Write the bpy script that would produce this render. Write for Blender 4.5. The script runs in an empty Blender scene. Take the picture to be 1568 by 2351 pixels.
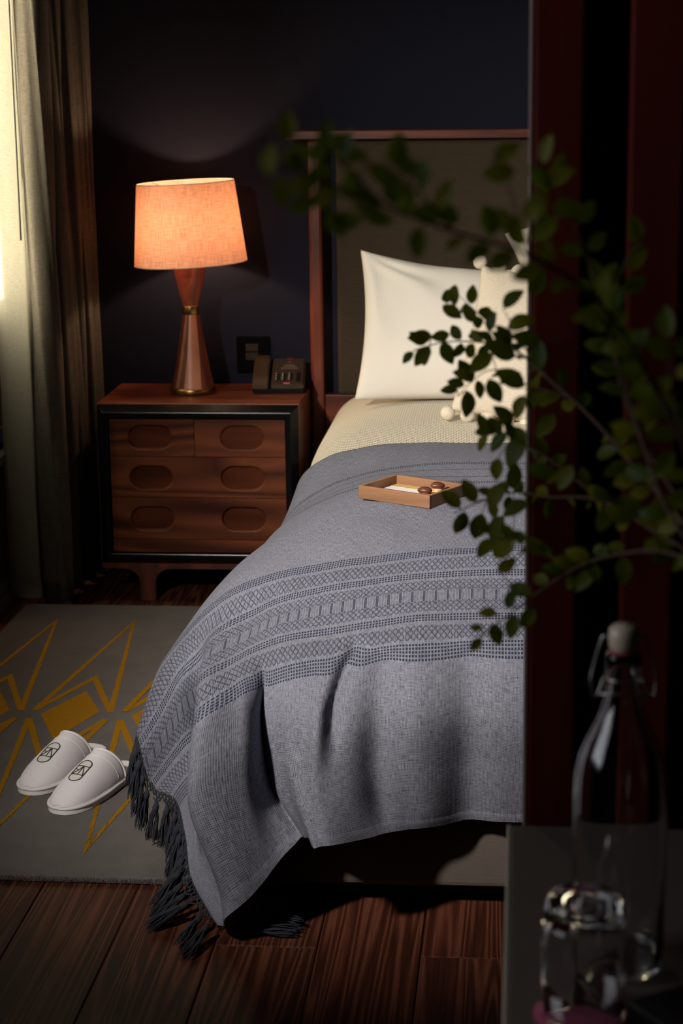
import bpy, bmesh, math, random
from mathutils import Vector, Matrix, Euler
random.seed(7)
scene = bpy.context.scene
COL = scene.collection

# ------------------------------------------------------------------ camera
cam_data = bpy.data.cameras.new('camera')
cam = bpy.data.objects.new('camera', cam_data)
COL.objects.link(cam)
yaw, pitch, roll = math.radians(5.503), math.radians(13.094), math.radians(-0.7355)
fw = Vector((-math.sin(yaw)*math.cos(pitch), math.cos(yaw)*math.cos(pitch), -math.sin(pitch)))
rt0 = Vector((math.cos(yaw), math.sin(yaw), 0)); up0 = rt0.cross(fw)
rt = rt0*math.cos(roll) + up0*math.sin(roll); up = up0*math.cos(roll) - rt0*math.sin(roll)
m = Matrix((rt, up, -fw)).transposed().to_4x4(); m.translation = (0, 0, 1.5)
cam.matrix_world = m
cam_data.sensor_fit = 'VERTICAL'; cam_data.sensor_height = 36.0
cam_data.lens = 36.0*4414.6/2351.0
cam_data.clip_start = 0.05
cam_data.dof.use_dof = True
cam_data.dof.focus_distance = 3.75
cam_data.dof.aperture_fstop = 7.0
scene.camera = cam

# ------------------------------------------------------------------ world, lights, exposure
world = bpy.data.worlds.new('world'); scene.world = world; world.use_nodes = True
world.node_tree.nodes['Background'].inputs[0].default_value = (0.55, 0.65, 0.85, 1)
world.node_tree.nodes['Background'].inputs[1].default_value = 0.2

def add_area(name, loc, target, sx, sy, power, col, spread=180):
    d = bpy.data.lights.new(name, 'AREA'); d.shape = 'RECTANGLE'; d.size = sx; d.size_y = sy
    d.energy = power; d.color = col; d.spread = math.radians(spread)
    o = bpy.data.objects.new(name, d); COL.objects.link(o); o.location = loc
    o.rotation_euler = (Vector(target)-Vector(loc)).to_track_quat('-Z', 'Y').to_euler()
    return o
# key beam, then a fill; both at an unseen window added for them
add_area('key_beam', (-1.56, 1.25, 2.20), (-0.02, 4.20, 0.61), 0.17, 0.20, 17.0, (1.0, 0.92, 0.82), 47)
add_area('foreground_fill', (-1.50, 1.25, 1.75), (0.2, 1.62, 1.45), 1.1, 1.2, 2.6, (0.94, 0.95, 1.0), 90)  # fill added to lift the foreground leaves, table and partition
scene.view_settings.view_transform = 'Standard'
scene.view_settings.look = 'None'
scene.view_settings.gamma = 1.0
scene.view_settings.use_curve_mapping = False
scene.view_settings.exposure = 0.0

# ------------------------------------------------------------------ helpers
def tag(o, label=None, cat=None, group=None, kind=None):
    if label: o['label'] = label
    if cat: o['category'] = cat
    if group: o['group'] = group
    if kind: o['kind'] = kind
    return o
def empty(name, loc, rz=0.0):
    o = bpy.data.objects.new(name, None); COL.objects.link(o)
    o.location = loc; o.rotation_euler = (0, 0, rz); o.empty_display_size = 0.05
    return o
def link_mesh(name, me, mat=None, parent=None, loc=None, rot=None):
    o = bpy.data.objects.new(name, me); COL.objects.link(o)
    if mat is not None and not me.materials: me.materials.append(mat)
    if parent is not None:
        o.parent = parent
    if loc is not None: o.location = loc
    if rot is not None: o.rotation_euler = rot
    return o
def mesh(name, verts, faces, mat=None, parent=None, smooth=False, **kw):
    me = bpy.data.meshes.new(name); me.from_pydata([tuple(v) for v in verts], [], faces); me.update()
    if smooth: me.polygons.foreach_set('use_smooth', [True]*len(me.polygons))
    return link_mesh(name, me, mat, parent, **kw)
def from_bm(name, bm, mat=None, parent=None, smooth=False, **kw):
    me = bpy.data.meshes.new(name); bm.normal_update(); bm.to_mesh(me); bm.free()
    if smooth: me.polygons.foreach_set('use_smooth', [True]*len(me.polygons))
    return link_mesh(name, me, mat, parent, **kw)
def bm_box(bm, x0, x1, y0, y1, z0, z1, bev=0.0, seg=2):
    r = bmesh.ops.create_cube(bm, size=1.0)
    bmesh.ops.scale(bm, vec=(x1-x0, y1-y0, z1-z0), verts=r['verts'])
    bmesh.ops.translate(bm, vec=((x0+x1)/2, (y0+y1)/2, (z0+z1)/2), verts=r['verts'])
    if bev > 0:
        es = list({e for v in r['verts'] for e in v.link_edges})
        bmesh.ops.bevel(bm, geom=es, offset=bev, segments=seg, affect='EDGES', profile=0.5)
def box(name, x0, x1, y0, y1, z0, z1, mat, parent=None, bev=0.003, seg=2, **kw):
    bm = bmesh.new(); bm_box(bm, x0, x1, y0, y1, z0, z1, bev, seg)
    return from_bm(name, bm, mat, parent, **kw)
def lathe(name, prof, mat, parent=None, n=48, smooth=True, a0=0.0, a1=2*math.pi, twist=None, **kw):
    """prof: list of (r, z)"""
    full = abs(a1-a0-2*math.pi) < 1e-6
    cnt = n if full else n+1
    vs, fs = [], []
    for j, (r, z) in enumerate(prof):
        for i in range(cnt):
            a = a0+(a1-a0)*i/n
            if twist: a += twist(z)
            vs.append((r*math.cos(a), r*math.sin(a), z))
    for j in range(len(prof)-1):
        for i in range(n):
            k = (i+1) % cnt
            fs.append((j*cnt+i, j*cnt+k, (j+1)*cnt+k, (j+1)*cnt+i))
    return mesh(name, vs, fs, mat, parent, smooth, **kw)
def tube_data(pts, rad, n=6, vs=None, fs=None, cap=True):
    vs = [] if vs is None else vs; fs = [] if fs is None else fs
    pts = [Vector(p) for p in pts]; base = len(vs); prev = None
    for i, p in enumerate(pts):
        t = (pts[min(i+1, len(pts)-1)]-pts[max(i-1, 0)])
        if t.length < 1e-9: t = Vector((0, 0, 1))
        t.normalize()
        if prev is None:
            a = Vector((0, 0, 1)) if abs(t.z) < 0.9 else Vector((1, 0, 0))
            u = t.cross(a).normalized()
        else:
            u = (prev-t*prev.dot(t)).normalized()
        prev = u; w = t.cross(u)
        r = rad[i] if isinstance(rad, (list, tuple)) else rad
        for k in range(n):
            a = 2*math.pi*k/n
            vs.append(tuple(p+u*(r*math.cos(a))+w*(r*math.sin(a))))
    for i in range(len(pts)-1):
        for k in range(n):
            k2 = (k+1) % n
            fs.append((base+i*n+k, base+i*n+k2, base+(i+1)*n+k2, base+(i+1)*n+k))
    if cap:
        fs.append(tuple(base+k for k in range(n))[::-1]); e = base+(len(pts)-1)*n
        fs.append(tuple(e+k for k in range(n)))
    return vs, fs
def cr(p0, p1, p2, p3, t):
    return 0.5*((2*p1)+(p2-p0)*t+(2*p0-5*p1+4*p2-p3)*t*t+(3*p1-p0-3*p2+p3)*t*t*t)
def spline(pts, per=6):
    P = [Vector(p) for p in pts]; out = []
    for i in range(len(P)-1):
        a, b, c, d = P[max(i-1, 0)], P[i], P[i+1], P[min(i+2, len(P)-1)]
        for k in range(per): out.append(cr(a, b, c, d, k/per))
    out.append(P[-1]); return out
def prism(name, poly, depth, mat, parent=None, axis='y', off=0.0, bev=0.0, **kw):
    """poly (a,b) -> extruded along axis; axis y: (x,z); axis z: (x,y); axis x: (y,z)"""
    bm = bmesh.new()
    def P(a, b, c): return {'y': (a, c, b), 'z': (a, b, c), 'x': (c, a, b)}[axis]
    v0 = [bm.verts.new(P(a, b, off)) for a, b in poly]; v1 = [bm.verts.new(P(a, b, off+depth)) for a, b in poly]
    bm.faces.new(v0); bm.faces.new(v1[::-1]); n = len(poly)
    for i in range(n): bm.faces.new((v0[i], v0[(i+1) % n], v1[(i+1) % n], v1[i]))
    bmesh.ops.recalc_face_normals(bm, faces=bm.faces)
    if bev: bmesh.ops.bevel(bm, geom=[e for e in bm.edges if len(e.link_faces) == 2 and e.calc_face_angle(0) > 0.6], offset=bev, segments=2, affect='EDGES')
    return from_bm(name, bm, mat, parent, **kw)

# ------------------------------------------------------------------ node helpers
class N:
    """thin wrapper on a node socket with arithmetic"""
    def __init__(s, nt, sock): s.nt = nt; s.s = sock
    def _m(s, op, *o):
        n = s.nt.nodes.new('ShaderNodeMath'); n.operation = op
        for i, x in enumerate((s,)+o):
            if isinstance(x, N): s.nt.links.new(x.s, n.inputs[i])
            else: n.inputs[i].default_value = x
        return N(s.nt, n.outputs[0])
    def __add__(s, o): return s._m('ADD', o)
    __radd__ = __add__
    def __sub__(s, o): return s._m('SUBTRACT', o)
    def __rsub__(s, o): return (s*-1.0)+o
    def __mul__(s, o): return s._m('MULTIPLY', o)
    __rmul__ = __mul__
    def __truediv__(s, o): return s._m('DIVIDE', o)
    def frac(s): return s._m('FRACT')
    def abs(s): return s._m('ABSOLUTE')
    def sin(s): return s._m('SINE')
    def lt(s, o): return s._m('LESS_THAN', o)
    def gt(s, o): return s._m('GREATER_THAN', o)
    def min(s, o): return s._m('MINIMUM', o)
    def max(s, o): return s._m('MAXIMUM', o)
    def tri(s): return ((s.frac()-0.5).abs())*2.0
    def sstep(s, a, b):
        n = s.nt.nodes.new('ShaderNodeMapRange'); n.interpolation_type = 'SMOOTHSTEP'
        s.nt.links.new(s.s, n.inputs[0]); n.inputs[1].default_value = a; n.inputs[2].default_value = b
        return N(s.nt, n.outputs[0])
class M:
    def __init__(s, name, base=(0.5, 0.5, 0.5), rough=0.6, **kw):
        s.mat = bpy.data.materials.new(name); s.mat.use_nodes = True
        s.nt = s.mat.node_tree; s.b = s.nt.nodes['Principled BSDF']
        s.b.inputs['Base Color'].default_value = (*base, 1); s.b.inputs['Roughness'].default_value = rough
        for k, v in kw.items(): s.b.inputs[k].default_value = v
    def set(s, k, v): s.nt.links.new(v.s, s.b.inputs[k])
    def coord(s, kind='Object', scale=(1, 1, 1), loc=(0, 0, 0), rot=(0, 0, 0), rnd=False):
        t = s.nt.nodes.new('ShaderNodeTexCoord'); mp = s.nt.nodes.new('ShaderNodeMapping')
        src = t.outputs[kind]
        if rnd:
            oi = s.nt.nodes.new('ShaderNodeObjectInfo'); va = s.nt.nodes.new('ShaderNodeVectorMath'); va.operation = 'MULTIPLY_ADD'
            va.inputs[1].default_value = (13.7, 7.3, 5.1); s.nt.links.new(oi.outputs['Random'], va.inputs[0]); s.nt.links.new(src, va.inputs[2]); src = va.outputs[0]
        s.nt.links.new(src, mp.inputs[0])
        mp.inputs['Scale'].default_value = scale; mp.inputs['Location'].default_value = loc; mp.inputs['Rotation'].default_value = rot
        return N(s.nt, mp.outputs[0])
    def random(s):
        return N(s.nt, s.nt.nodes.new('ShaderNodeObjectInfo').outputs['Random'])
    def sep(s, v):
        n = s.nt.nodes.new('ShaderNodeSeparateXYZ'); s.nt.links.new(v.s, n.inputs[0])
        return [N(s.nt, o) for o in n.outputs]
    def noise(s, v, scale=5.0, detail=3.0, rough=0.5, dist=0.0):
        n = s.nt.nodes.new('ShaderNodeTexNoise'); s.nt.links.new(v.s, n.inputs['Vector'])
        n.inputs['Scale'].default_value = scale; n.inputs['Detail'].default_value = detail
        n.inputs['Roughness'].default_value = rough; n.inputs['Distortion'].default_value = dist
        return N(s.nt, n.outputs['Fac'])
    def ramp(s, f, *stops):
        n = s.nt.nodes.new('ShaderNodeValToRGB'); s.nt.links.new(f.s, n.inputs[0]); e = n.color_ramp.elements
        while len(e) < len(stops): e.new(0.5)
        for el, (p, c) in zip(e, stops): el.position = p; el.color = (*c, 1)
        return N(s.nt, n.outputs[0])
    def mix(s, f, a, b):
        n = s.nt.nodes.new('ShaderNodeMix'); n.data_type = 'RGBA'
        for i, x in ((0, f), (6, a), (7, b)):
            if isinstance(x, N): s.nt.links.new(x.s, n.inputs[i])
            elif i == 0: n.inputs[0].default_value = x
            else: n.inputs[i].default_value = (*x, 1)
        return N(s.nt, n.outputs[2])
    def bump(s, h, strength=0.3, dist=0.001):
        n = s.nt.nodes.new('ShaderNodeBump'); n.inputs['Strength'].default_value = strength; n.inputs['Distance'].default_value = dist
        s.nt.links.new(h.s, n.inputs['Height']); s.nt.links.new(n.outputs[0], s.b.inputs['Normal'])

def wood(name, dark, light, axis='y', rough=0.4, freq=9.0, rnd=True, stretch=0.07, fine=0.35, cross=9.0, spec=0.5):
    w = M(name, light, rough); w.b.inputs['Specular IOR Level'].default_value = spec
    k = {'x': (stretch, 1, 1), 'y': (1, stretch, 1), 'z': (1, 1, stretch)}[axis]
    c = w.coord('Object', tuple(cross*x for x in k), rnd=rnd)
    n1 = w.noise(c, 1.0, 2.0, 0.5, 0.4)
    rings = ((n1*freq).frac()-0.5).abs()*2.0
    c2 = w.coord('Object', tuple(420*x for x in k), rnd=rnd)
    f = w.noise(c2, 1.0, 2.0, 0.6)
    g = (rings*(1.0-fine)+f*fine)
    if rnd: g = g*0.85+w.random()*0.15
    col = w.ramp(g, (0.1, dark), (0.9, light))
    w.set('Base Color', col); w.bump(g, 0.15, 0.0008)
    return w.mat
def plain(name, base, rough=0.6, noise=0.0, nscale=30, bump=0.0, bscale=200, **kw):
    p = M(name, base, rough, **kw)
    if noise > 0:
        n = p.noise(p.coord('Object'), nscale, 3.0)
        p.set('Base Color', p.mix(n, tuple(c*(1-noise) for c in base), tuple(min(1, c*(1+noise)) for c in base)))
    if bump > 0: p.bump(p.noise(p.coord('Object'), bscale, 2.0), bump, 0.001)
    return p.mat
def fabric(name, base, dark, scale=900.0, rough=0.9, bump=0.3, sheen=0.0, kx=(1, .06, 1), ky=(.06, 1, 1), coord='Object'):
    f = M(name, base, rough); f.b.inputs['Specular IOR Level'].default_value = 0.15
    a = f.noise(f.coord(coord, tuple(scale*k for k in kx)), 1.0, 1.0); b = f.noise(f.coord(coord, tuple(scale*k for k in ky)), 1.0, 1.0)
    g = (a+b)*0.5
    f.set('Base Color', f.ramp(g, (0.3, dark), (0.62, base))); f.bump(g, bump, 0.0008)
    if sheen: f.b.inputs['Sheen Weight'].default_value = sheen
    return f.mat
def uv_mesh(name, vs, fs, uv, mat, parent=None, **kw):
    o = mesh(name, vs, fs, mat, parent, True, **kw); l = o.data.uv_layers.new(name='UVMap')
    vi = [0]*len(o.data.loops); o.data.loops.foreach_get('vertex_index', vi)
    l.data.foreach_set('uv', [c for k in vi for c in uv[k]]); return o

# cloth control points (metres): rows head to foot, columns right to left
NET = [
 [(1.100,4.590,0.600),(0.100,4.590,0.602),(-0.150,4.590,0.602),(-0.300,4.590,0.597),(-0.400,4.590,0.585),(-0.470,4.590,0.567),(-0.527,4.590,0.530),(-0.555,4.590,0.475),(-0.565,4.590,0.395),(-0.570,4.590,0.295),(-0.575,4.590,0.175)],
 [(1.100,4.310,0.600),(0.100,4.310,0.602),(-0.150,4.310,0.603),(-0.300,4.310,0.593),(-0.395,4.310,0.569),(-0.455,4.310,0.543),(-0.512,4.310,0.505),(-0.553,4.310,0.460),(-0.590,4.310,0.390),(-0.605,4.310,0.290),(-0.615,4.310,0.170)],
 [(1.100,4.020,0.600),(0.100,4.020,0.602),(-0.150,4.020,0.605),(-0.300,4.020,0.603),(-0.390,4.020,0.587),(-0.457,4.020,0.560),(-0.518,4.020,0.522),(-0.565,4.020,0.477),(-0.612,4.020,0.405),(-0.635,4.020,0.310),(-0.650,4.020,0.190)],
 [(1.100,3.770,0.600),(0.100,3.770,0.606),(-0.150,3.770,0.603),(-0.300,3.770,0.597),(-0.395,3.770,0.580),(-0.463,3.770,0.560),(-0.527,3.770,0.535),(-0.582,3.770,0.500),(-0.640,3.770,0.430),(-0.675,3.770,0.335),(-0.700,3.770,0.215)],
 [(1.100,3.550,0.604),(0.100,3.550,0.604),(-0.155,3.550,0.593),(-0.305,3.550,0.573),(-0.400,3.550,0.558),(-0.465,3.550,0.545),(-0.533,3.550,0.522),(-0.585,3.550,0.490),(-0.645,3.550,0.430),(-0.705,3.550,0.350),(-0.745,3.550,0.235)],
 [(1.100,3.450,0.580),(0.100,3.450,0.585),(-0.155,3.450,0.575),(-0.305,3.450,0.555),(-0.400,3.450,0.537),(-0.462,3.450,0.521),(-0.525,3.450,0.490),(-0.585,3.450,0.447),(-0.612,3.440,0.410),(-0.653,3.430,0.360),(-0.731,3.455,0.234)],
 [(1.100,3.300,0.540),(0.100,3.300,0.543),(-0.152,3.300,0.534),(-0.300,3.300,0.513),(-0.395,3.300,0.497),(-0.457,3.300,0.481),(-0.514,3.270,0.459),(-0.570,3.225,0.432),(-0.585,3.430,0.293),(-0.637,3.430,0.243),(-0.709,3.455,0.149)],
 [(1.100,3.210,0.510),(0.100,3.210,0.515),(-0.148,3.210,0.506),(-0.296,3.205,0.489),(-0.384,3.200,0.470),(-0.440,3.200,0.453),(-0.485,3.150,0.450),(-0.559,3.100,0.410),(-0.572,3.420,0.223),(-0.613,3.400,0.188),(-0.650,3.400,0.140)],
 [(1.100,3.150,0.400),(0.100,3.145,0.400),(-0.144,3.130,0.422),(-0.288,3.110,0.418),(-0.373,3.110,0.409),(-0.445,3.165,0.374),(-0.480,3.090,0.381),(-0.560,3.065,0.334),(-0.563,3.350,0.158),(-0.596,3.310,0.134),(-0.618,3.300,0.109)],
 [(1.100,3.160,0.300),(0.100,3.155,0.295),(-0.145,3.140,0.311),(-0.280,3.085,0.317),(-0.356,3.075,0.308),(-0.431,3.160,0.259),(-0.470,3.080,0.263),(-0.555,3.045,0.247),(-0.547,3.270,0.105),(-0.576,3.230,0.083),(-0.592,3.215,0.063)],
 [(1.100,3.180,0.210),(0.100,3.180,0.205),(-0.146,3.165,0.198),(-0.255,3.090,0.203),(-0.331,3.035,0.208),(-0.378,3.120,0.185),(-0.430,3.085,0.131),(-0.483,3.050,0.085),(-0.505,3.050,0.057),(-0.517,3.070,0.039),(-0.527,3.100,0.033)],
]
# branch centre lines and leaf centres
BRANCHES = {
 'a': [(0.166,1.460,1.108),(0.117,1.500,1.150),(0.084,1.550,1.240),(0.053,1.520,1.341),(0.028,1.480,1.404),(0.011,1.450,1.426)],
 'b': [(0.169,1.460,1.112),(0.109,1.580,1.154),(0.062,1.720,1.187),(0.024,1.790,1.211),(-0.011,1.910,1.223),(-0.047,2.050,1.209),(-0.086,2.100,1.202),(-0.121,2.120,1.190)],
 'b2': [(0.024,1.790,1.211),(-0.003,1.870,1.233),(-0.033,2.040,1.229),(-0.057,2.080,1.243),(-0.077,2.100,1.260)],
 'b3': [(0.040,1.760,1.200),(-0.000,1.870,1.194),(-0.032,2.000,1.187),(-0.056,2.030,1.168),(-0.070,2.050,1.150)],
 'c': [(0.169,1.460,1.108),(0.115,1.550,1.120),(0.070,1.680,1.120),(0.025,1.800,1.096),(-0.008,1.900,1.078),(-0.040,1.950,1.058),(-0.072,1.970,1.039)],
 'c2': [(0.070,1.680,1.120),(0.029,1.800,1.130),(0.000,1.880,1.131),(-0.026,1.930,1.130),(-0.049,1.950,1.131)],
 'd': [(0.169,1.460,1.105),(0.120,1.520,1.113),(0.085,1.580,1.097),(0.051,1.640,1.070),(0.021,1.680,1.039),(-0.006,1.700,1.012),(-0.038,1.700,0.985)],
 'd2': [(0.051,1.640,1.070),(0.017,1.720,1.061),(-0.011,1.780,1.058),(-0.037,1.800,1.057)],
 'e': [(0.166,1.440,1.124),(0.116,1.420,1.229),(0.060,1.360,1.327),(0.005,1.280,1.375),(-0.045,1.220,1.397),(-0.085,1.170,1.417),(-0.115,1.130,1.433),(-0.139,1.100,1.445)],
 'e2': [(-0.085,1.170,1.417),(-0.103,1.140,1.440),(-0.121,1.120,1.456),(-0.136,1.100,1.463)],
 'e3': [(0.005,1.280,1.375),(-0.007,1.270,1.410),(-0.014,1.260,1.441)],
 'e4': [(-0.045,1.220,1.397),(-0.065,1.190,1.424),(-0.080,1.170,1.438)],
 'f': [(0.170,1.440,1.117),(0.127,1.420,1.196),(0.109,1.400,1.265),(0.104,1.400,1.310)],
 'g': [(0.169,1.460,1.108),(0.128,1.550,1.150),(0.094,1.600,1.202),(0.076,1.620,1.265),(0.082,1.620,1.331),(0.096,1.620,1.352)],
}
LEAVES = [
(-0.075,2.095,1.256,0.0199,85),(-0.080,2.100,1.236,0.0200,-30),(-0.056,2.030,1.241,0.0184,-60),(-0.033,1.952,1.242,0.0177,70),(-0.111,2.100,1.208,0.0219,5),(-0.089,2.100,1.209,0.0171,10),(-0.109,2.100,1.188,0.0219,50),(-0.126,2.100,1.186,0.0143,45),(-0.084,2.100,1.192,0.0219,-65),(-0.020,1.903,1.221,0.0284,-28),(-0.060,2.047,1.176,0.0232,-60),(-0.042,1.983,1.199,0.0247,40),(-0.030,1.944,1.176,0.0220,-60),(-0.010,1.867,1.198,0.0262,-30),(-0.080,2.100,1.149,0.0162,0),(-0.060,2.046,1.145,0.0241,88),(-0.018,1.898,1.154,0.0241,-50),(-0.040,1.978,1.126,0.0197,8),(-0.022,1.895,1.132,0.0215,50),(-0.006,1.873,1.128,0.0280,60),(-0.025,1.899,1.104,0.0189,85),(-0.009,1.877,1.098,0.0238,85),(-0.053,1.936,1.069,0.0219,-60),(-0.072,1.960,1.055,0.0213,-40),(-0.063,1.949,1.036,0.0230,70),(-0.044,1.925,1.038,0.0253,75),(-0.026,1.901,1.076,0.0241,60),(-0.023,1.897,1.042,0.0275,70),(-0.036,1.914,1.018,0.0199,50),(-0.014,1.885,1.028,0.0256,60),(-0.010,1.700,1.021,0.0162,70),(-0.029,1.700,1.009,0.0146,0),(-0.040,1.700,0.995,0.0100,10),(-0.023,1.700,0.990,0.0185,-70),(-0.007,1.700,0.998,0.0200,75),(-0.040,1.700,0.980,0.0131,50),(0.007,1.700,1.007,0.0185,60),(-0.015,1.700,1.053,0.0177,40),(-0.004,1.870,1.069,0.0237,30),(-0.002,1.837,1.178,0.0208,70),(-0.005,1.845,1.257,0.0230,20),(-0.012,1.871,1.275,0.0212,40),(-0.135,1.112,1.464,0.0156,-90),(-0.129,1.121,1.450,0.0157,5),(-0.119,1.135,1.453,0.0159,65),(-0.145,1.099,1.446,0.0154,81),(-0.139,1.107,1.431,0.0156,87),(-0.127,1.124,1.421,0.0158,20),(-0.117,1.137,1.425,0.0160,25),(-0.112,1.145,1.410,0.0161,-65),(-0.101,1.159,1.446,0.0163,5),(-0.100,1.160,1.426,0.0163,-10),(-0.085,1.178,1.435,0.0165,-30),(-0.074,1.192,1.440,0.0167,-25),(-0.066,1.202,1.435,0.0169,-5),(-0.079,1.185,1.427,0.0166,-35),(-0.088,1.175,1.409,0.0165,-20),(-0.105,1.154,1.409,0.0162,-2),(-0.118,1.136,1.438,0.0160,10),(-0.095,1.166,1.418,0.0164,-20),(-0.058,1.211,1.409,0.0170,-10),(-0.065,1.204,1.393,0.0169,85),(-0.048,1.222,1.408,0.0172,-44),(-0.073,1.193,1.420,0.0168,85),(-0.109,1.148,1.455,0.0161,0),(-0.127,1.124,1.433,0.0158,10),(-0.013,1.260,1.442,0.0177,37),(-0.015,1.260,1.431,0.0177,5),(0.009,1.450,1.417,0.0204,-58),(0.023,1.450,1.417,0.0204,24),(0.009,1.460,1.396,0.0205,-74),(0.031,1.480,1.392,0.0208,-12),(0.017,1.500,1.377,0.0211,45),(0.094,1.620,1.343,0.0198,70),(0.060,1.600,1.329,0.0196,-70),(0.071,1.620,1.323,0.0198,70),(0.103,1.400,1.314,0.0197,-85),(0.100,1.400,1.297,0.0197,-30),(0.102,1.500,1.241,0.0211,10),(0.108,1.420,1.250,0.0199,-39),(0.115,1.420,1.240,0.0199,-49),(0.057,1.640,1.059,0.0201,49),(0.023,1.800,1.167,0.0220,51),(0.019,1.800,1.120,0.0220,-13),(0.041,1.750,1.128,0.0214,60),(0.082,1.600,1.125,0.0196,-35),(0.005,1.830,1.243,0.0224,-15),(0.016,1.800,1.230,0.0220,-90),(0.011,1.800,1.298,0.0220,65),(0.071,1.600,1.308,0.0196,80),(0.079,1.620,1.276,0.0198,80)]

# ------------------------------------------------------------------ materials
MAT = {}
# wall paint: very dark navy with faint plaster unevenness
MAT['navy'] = plain('navy_paint', (0.0064, 0.0072, 0.0205), 0.75, 0.12, 6, 0.15, 120, **{'Specular IOR Level': 0.22})
MAT['taupe_wall'] = plain('taupe_paint', (0.065, 0.056, 0.05), 0.7, 0.08, 6)
MAT['ceiling'] = plain('ceiling_paint', (0.04, 0.038, 0.04), 0.8, 0.05, 4)
MAT['trim_dark'] = plain('dark_trim_paint', (0.09, 0.08, 0.075), 0.45, 0.08, 10)
MAT['oak'] = None
fl = M('dark_oak_floor', rough=0.6); fl.b.inputs['Specular IOR Level'].default_value = 0.1
c = fl.coord('Object', (15.0, 0.40, 15.0), rnd=True)
n1 = fl.noise(c, 1.0, 2.0, 0.5, 0.35)
ring = ((n1*15.0).frac()-0.5).abs()*2.0
fine = fl.noise(fl.coord('Object', (520, 7, 520), rnd=True), 1.0, 2.0, 0.6)
g = ring.sstep(0.05, 0.95)*0.42+fine*0.58
fl.set('Base Color', fl.mix(fl.random()*0.6, fl.ramp(g, (0.12, (0.020, 0.006, 0.0035)), (0.55, (0.085, 0.024, 0.0145)), (0.95, (0.21, 0.075, 0.045))),
       fl.ramp(g, (0.12, (0.020, 0.008, 0.0045)), (0.55, (0.085, 0.031, 0.017)), (0.95, (0.195, 0.080, 0.042)))))
fl.bump(g, 0.5, 0.0009)
MAT['oak'] = fl.mat
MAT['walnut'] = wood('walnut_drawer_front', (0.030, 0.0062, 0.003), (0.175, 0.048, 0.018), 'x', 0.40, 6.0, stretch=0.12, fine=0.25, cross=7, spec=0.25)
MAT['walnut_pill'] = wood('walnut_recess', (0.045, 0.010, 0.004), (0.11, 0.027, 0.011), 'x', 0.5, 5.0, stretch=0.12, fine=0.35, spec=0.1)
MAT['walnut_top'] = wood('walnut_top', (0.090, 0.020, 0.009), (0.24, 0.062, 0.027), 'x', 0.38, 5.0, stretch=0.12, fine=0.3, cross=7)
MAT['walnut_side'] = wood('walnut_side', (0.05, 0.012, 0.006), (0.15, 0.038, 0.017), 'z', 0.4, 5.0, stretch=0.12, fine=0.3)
MAT['black_lacquer'] = plain('black_lacquer', (0.004, 0.004, 0.005), 0.22, **{'Specular IOR Level': 0.2})
MAT['socket_black'] = plain('matt_black_plate', (0.0025, 0.0025, 0.003), 0.8, **{'Specular IOR Level': 0.05})
MAT['cherry'] = wood('red_brown_bed_wood', (0.060, 0.012, 0.006), (0.20, 0.042, 0.020), 'z', 0.32, 5.0, stretch=0.1, fine=0.3)
MAT['cherry_x'] = wood('red_brown_bed_wood_rail', (0.060, 0.012, 0.006), (0.20, 0.042, 0.020), 'x', 0.32, 5.0, stretch=0.1, fine=0.3)
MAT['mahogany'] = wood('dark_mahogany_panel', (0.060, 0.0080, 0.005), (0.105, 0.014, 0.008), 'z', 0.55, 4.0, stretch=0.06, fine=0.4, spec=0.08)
MAT['mahogany_shaded'] = wood('shaded_mahogany_recess', (0.040, 0.006, 0.004), (0.075, 0.011, 0.0065), 'z', 0.6, 4.0, stretch=0.06, fine=0.4, spec=0.08)  # darker copy of the panel wood; recess shade is put into the colour
MAT['brass'] = plain('aged_brass', (0.36, 0.21, 0.085), 0.32, 0.15, 40, Metallic=1.0)
MAT['headboard_cloth'] = fabric('olive_brown_upholstery', (0.055, 0.040, 0.026), (0.034, 0.024, 0.015), 700, 0.85, 0.25)
MAT['base_cloth'] = fabric('taupe_base_upholstery', (0.125, 0.103, 0.090), (0.10, 0.082, 0.072), 600, 0.9, 0.2)
MAT['white_cotton'] = fabric('white_pillow_cotton', (0.78, 0.74, 0.68), (0.72, 0.68, 0.62), 1500, 0.85, 0.08)
MAT['cream_knit'] = fabric('cream_cushion_knit', (0.70, 0.62, 0.50), (0.52, 0.45, 0.35), 800, 0.95, 0.5)
MAT['linen'] = fabric('natural_linen', (0.55, 0.50, 0.42), (0.42, 0.38, 0.31), 700, 0.9, 0.35)
MAT['pompom'] = plain('cream_wool', (0.70, 0.62, 0.50), 1.0, 0.1, 60, 0.9, 700)
MAT['slipper'] = fabric('white_terry', (0.82, 0.79, 0.84), (0.74, 0.71, 0.76), 900, 0.95, 0.35, 0.2)
MAT['sole'] = plain('white_foam_sole', (0.80, 0.77, 0.80), 0.6)
MAT['ink'] = plain('black_thread', (0.012, 0.012, 0.016), 0.7)
MAT['emblem_fill'] = plain('pale_cream_print', (0.66, 0.65, 0.62), 0.9)
MAT['tray_wood'] = wood('tan_tray_wood', (0.13, 0.060, 0.027), (0.29, 0.142, 0.068), 'x', 0.55, 5.0, stretch=0.08, fine=0.45)
MAT['card'] = plain('white_card', (0.80, 0.78, 0.78), 0.6)
MAT['gold_paper'] = plain('flecked_gold_paper', (0.55, 0.40, 0.16), 0.5, 0.6, 700, 0.3, 900)
MAT['print'] = plain('pale_grey_print', (0.58, 0.55, 0.52), 0.7)
MAT['pecan'] = plain('pecan_shell_brown', (0.085, 0.022, 0.013), 0.4, 0.4, 300, 0.5, 500)
MAT['caramel'] = plain('caramel_dough', (0.46, 0.25, 0.10), 0.5, 0.15, 100)
MAT['phone_brown'] = plain('dark_brown_plastic', (0.040, 0.024, 0.011), 0.42)
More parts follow.
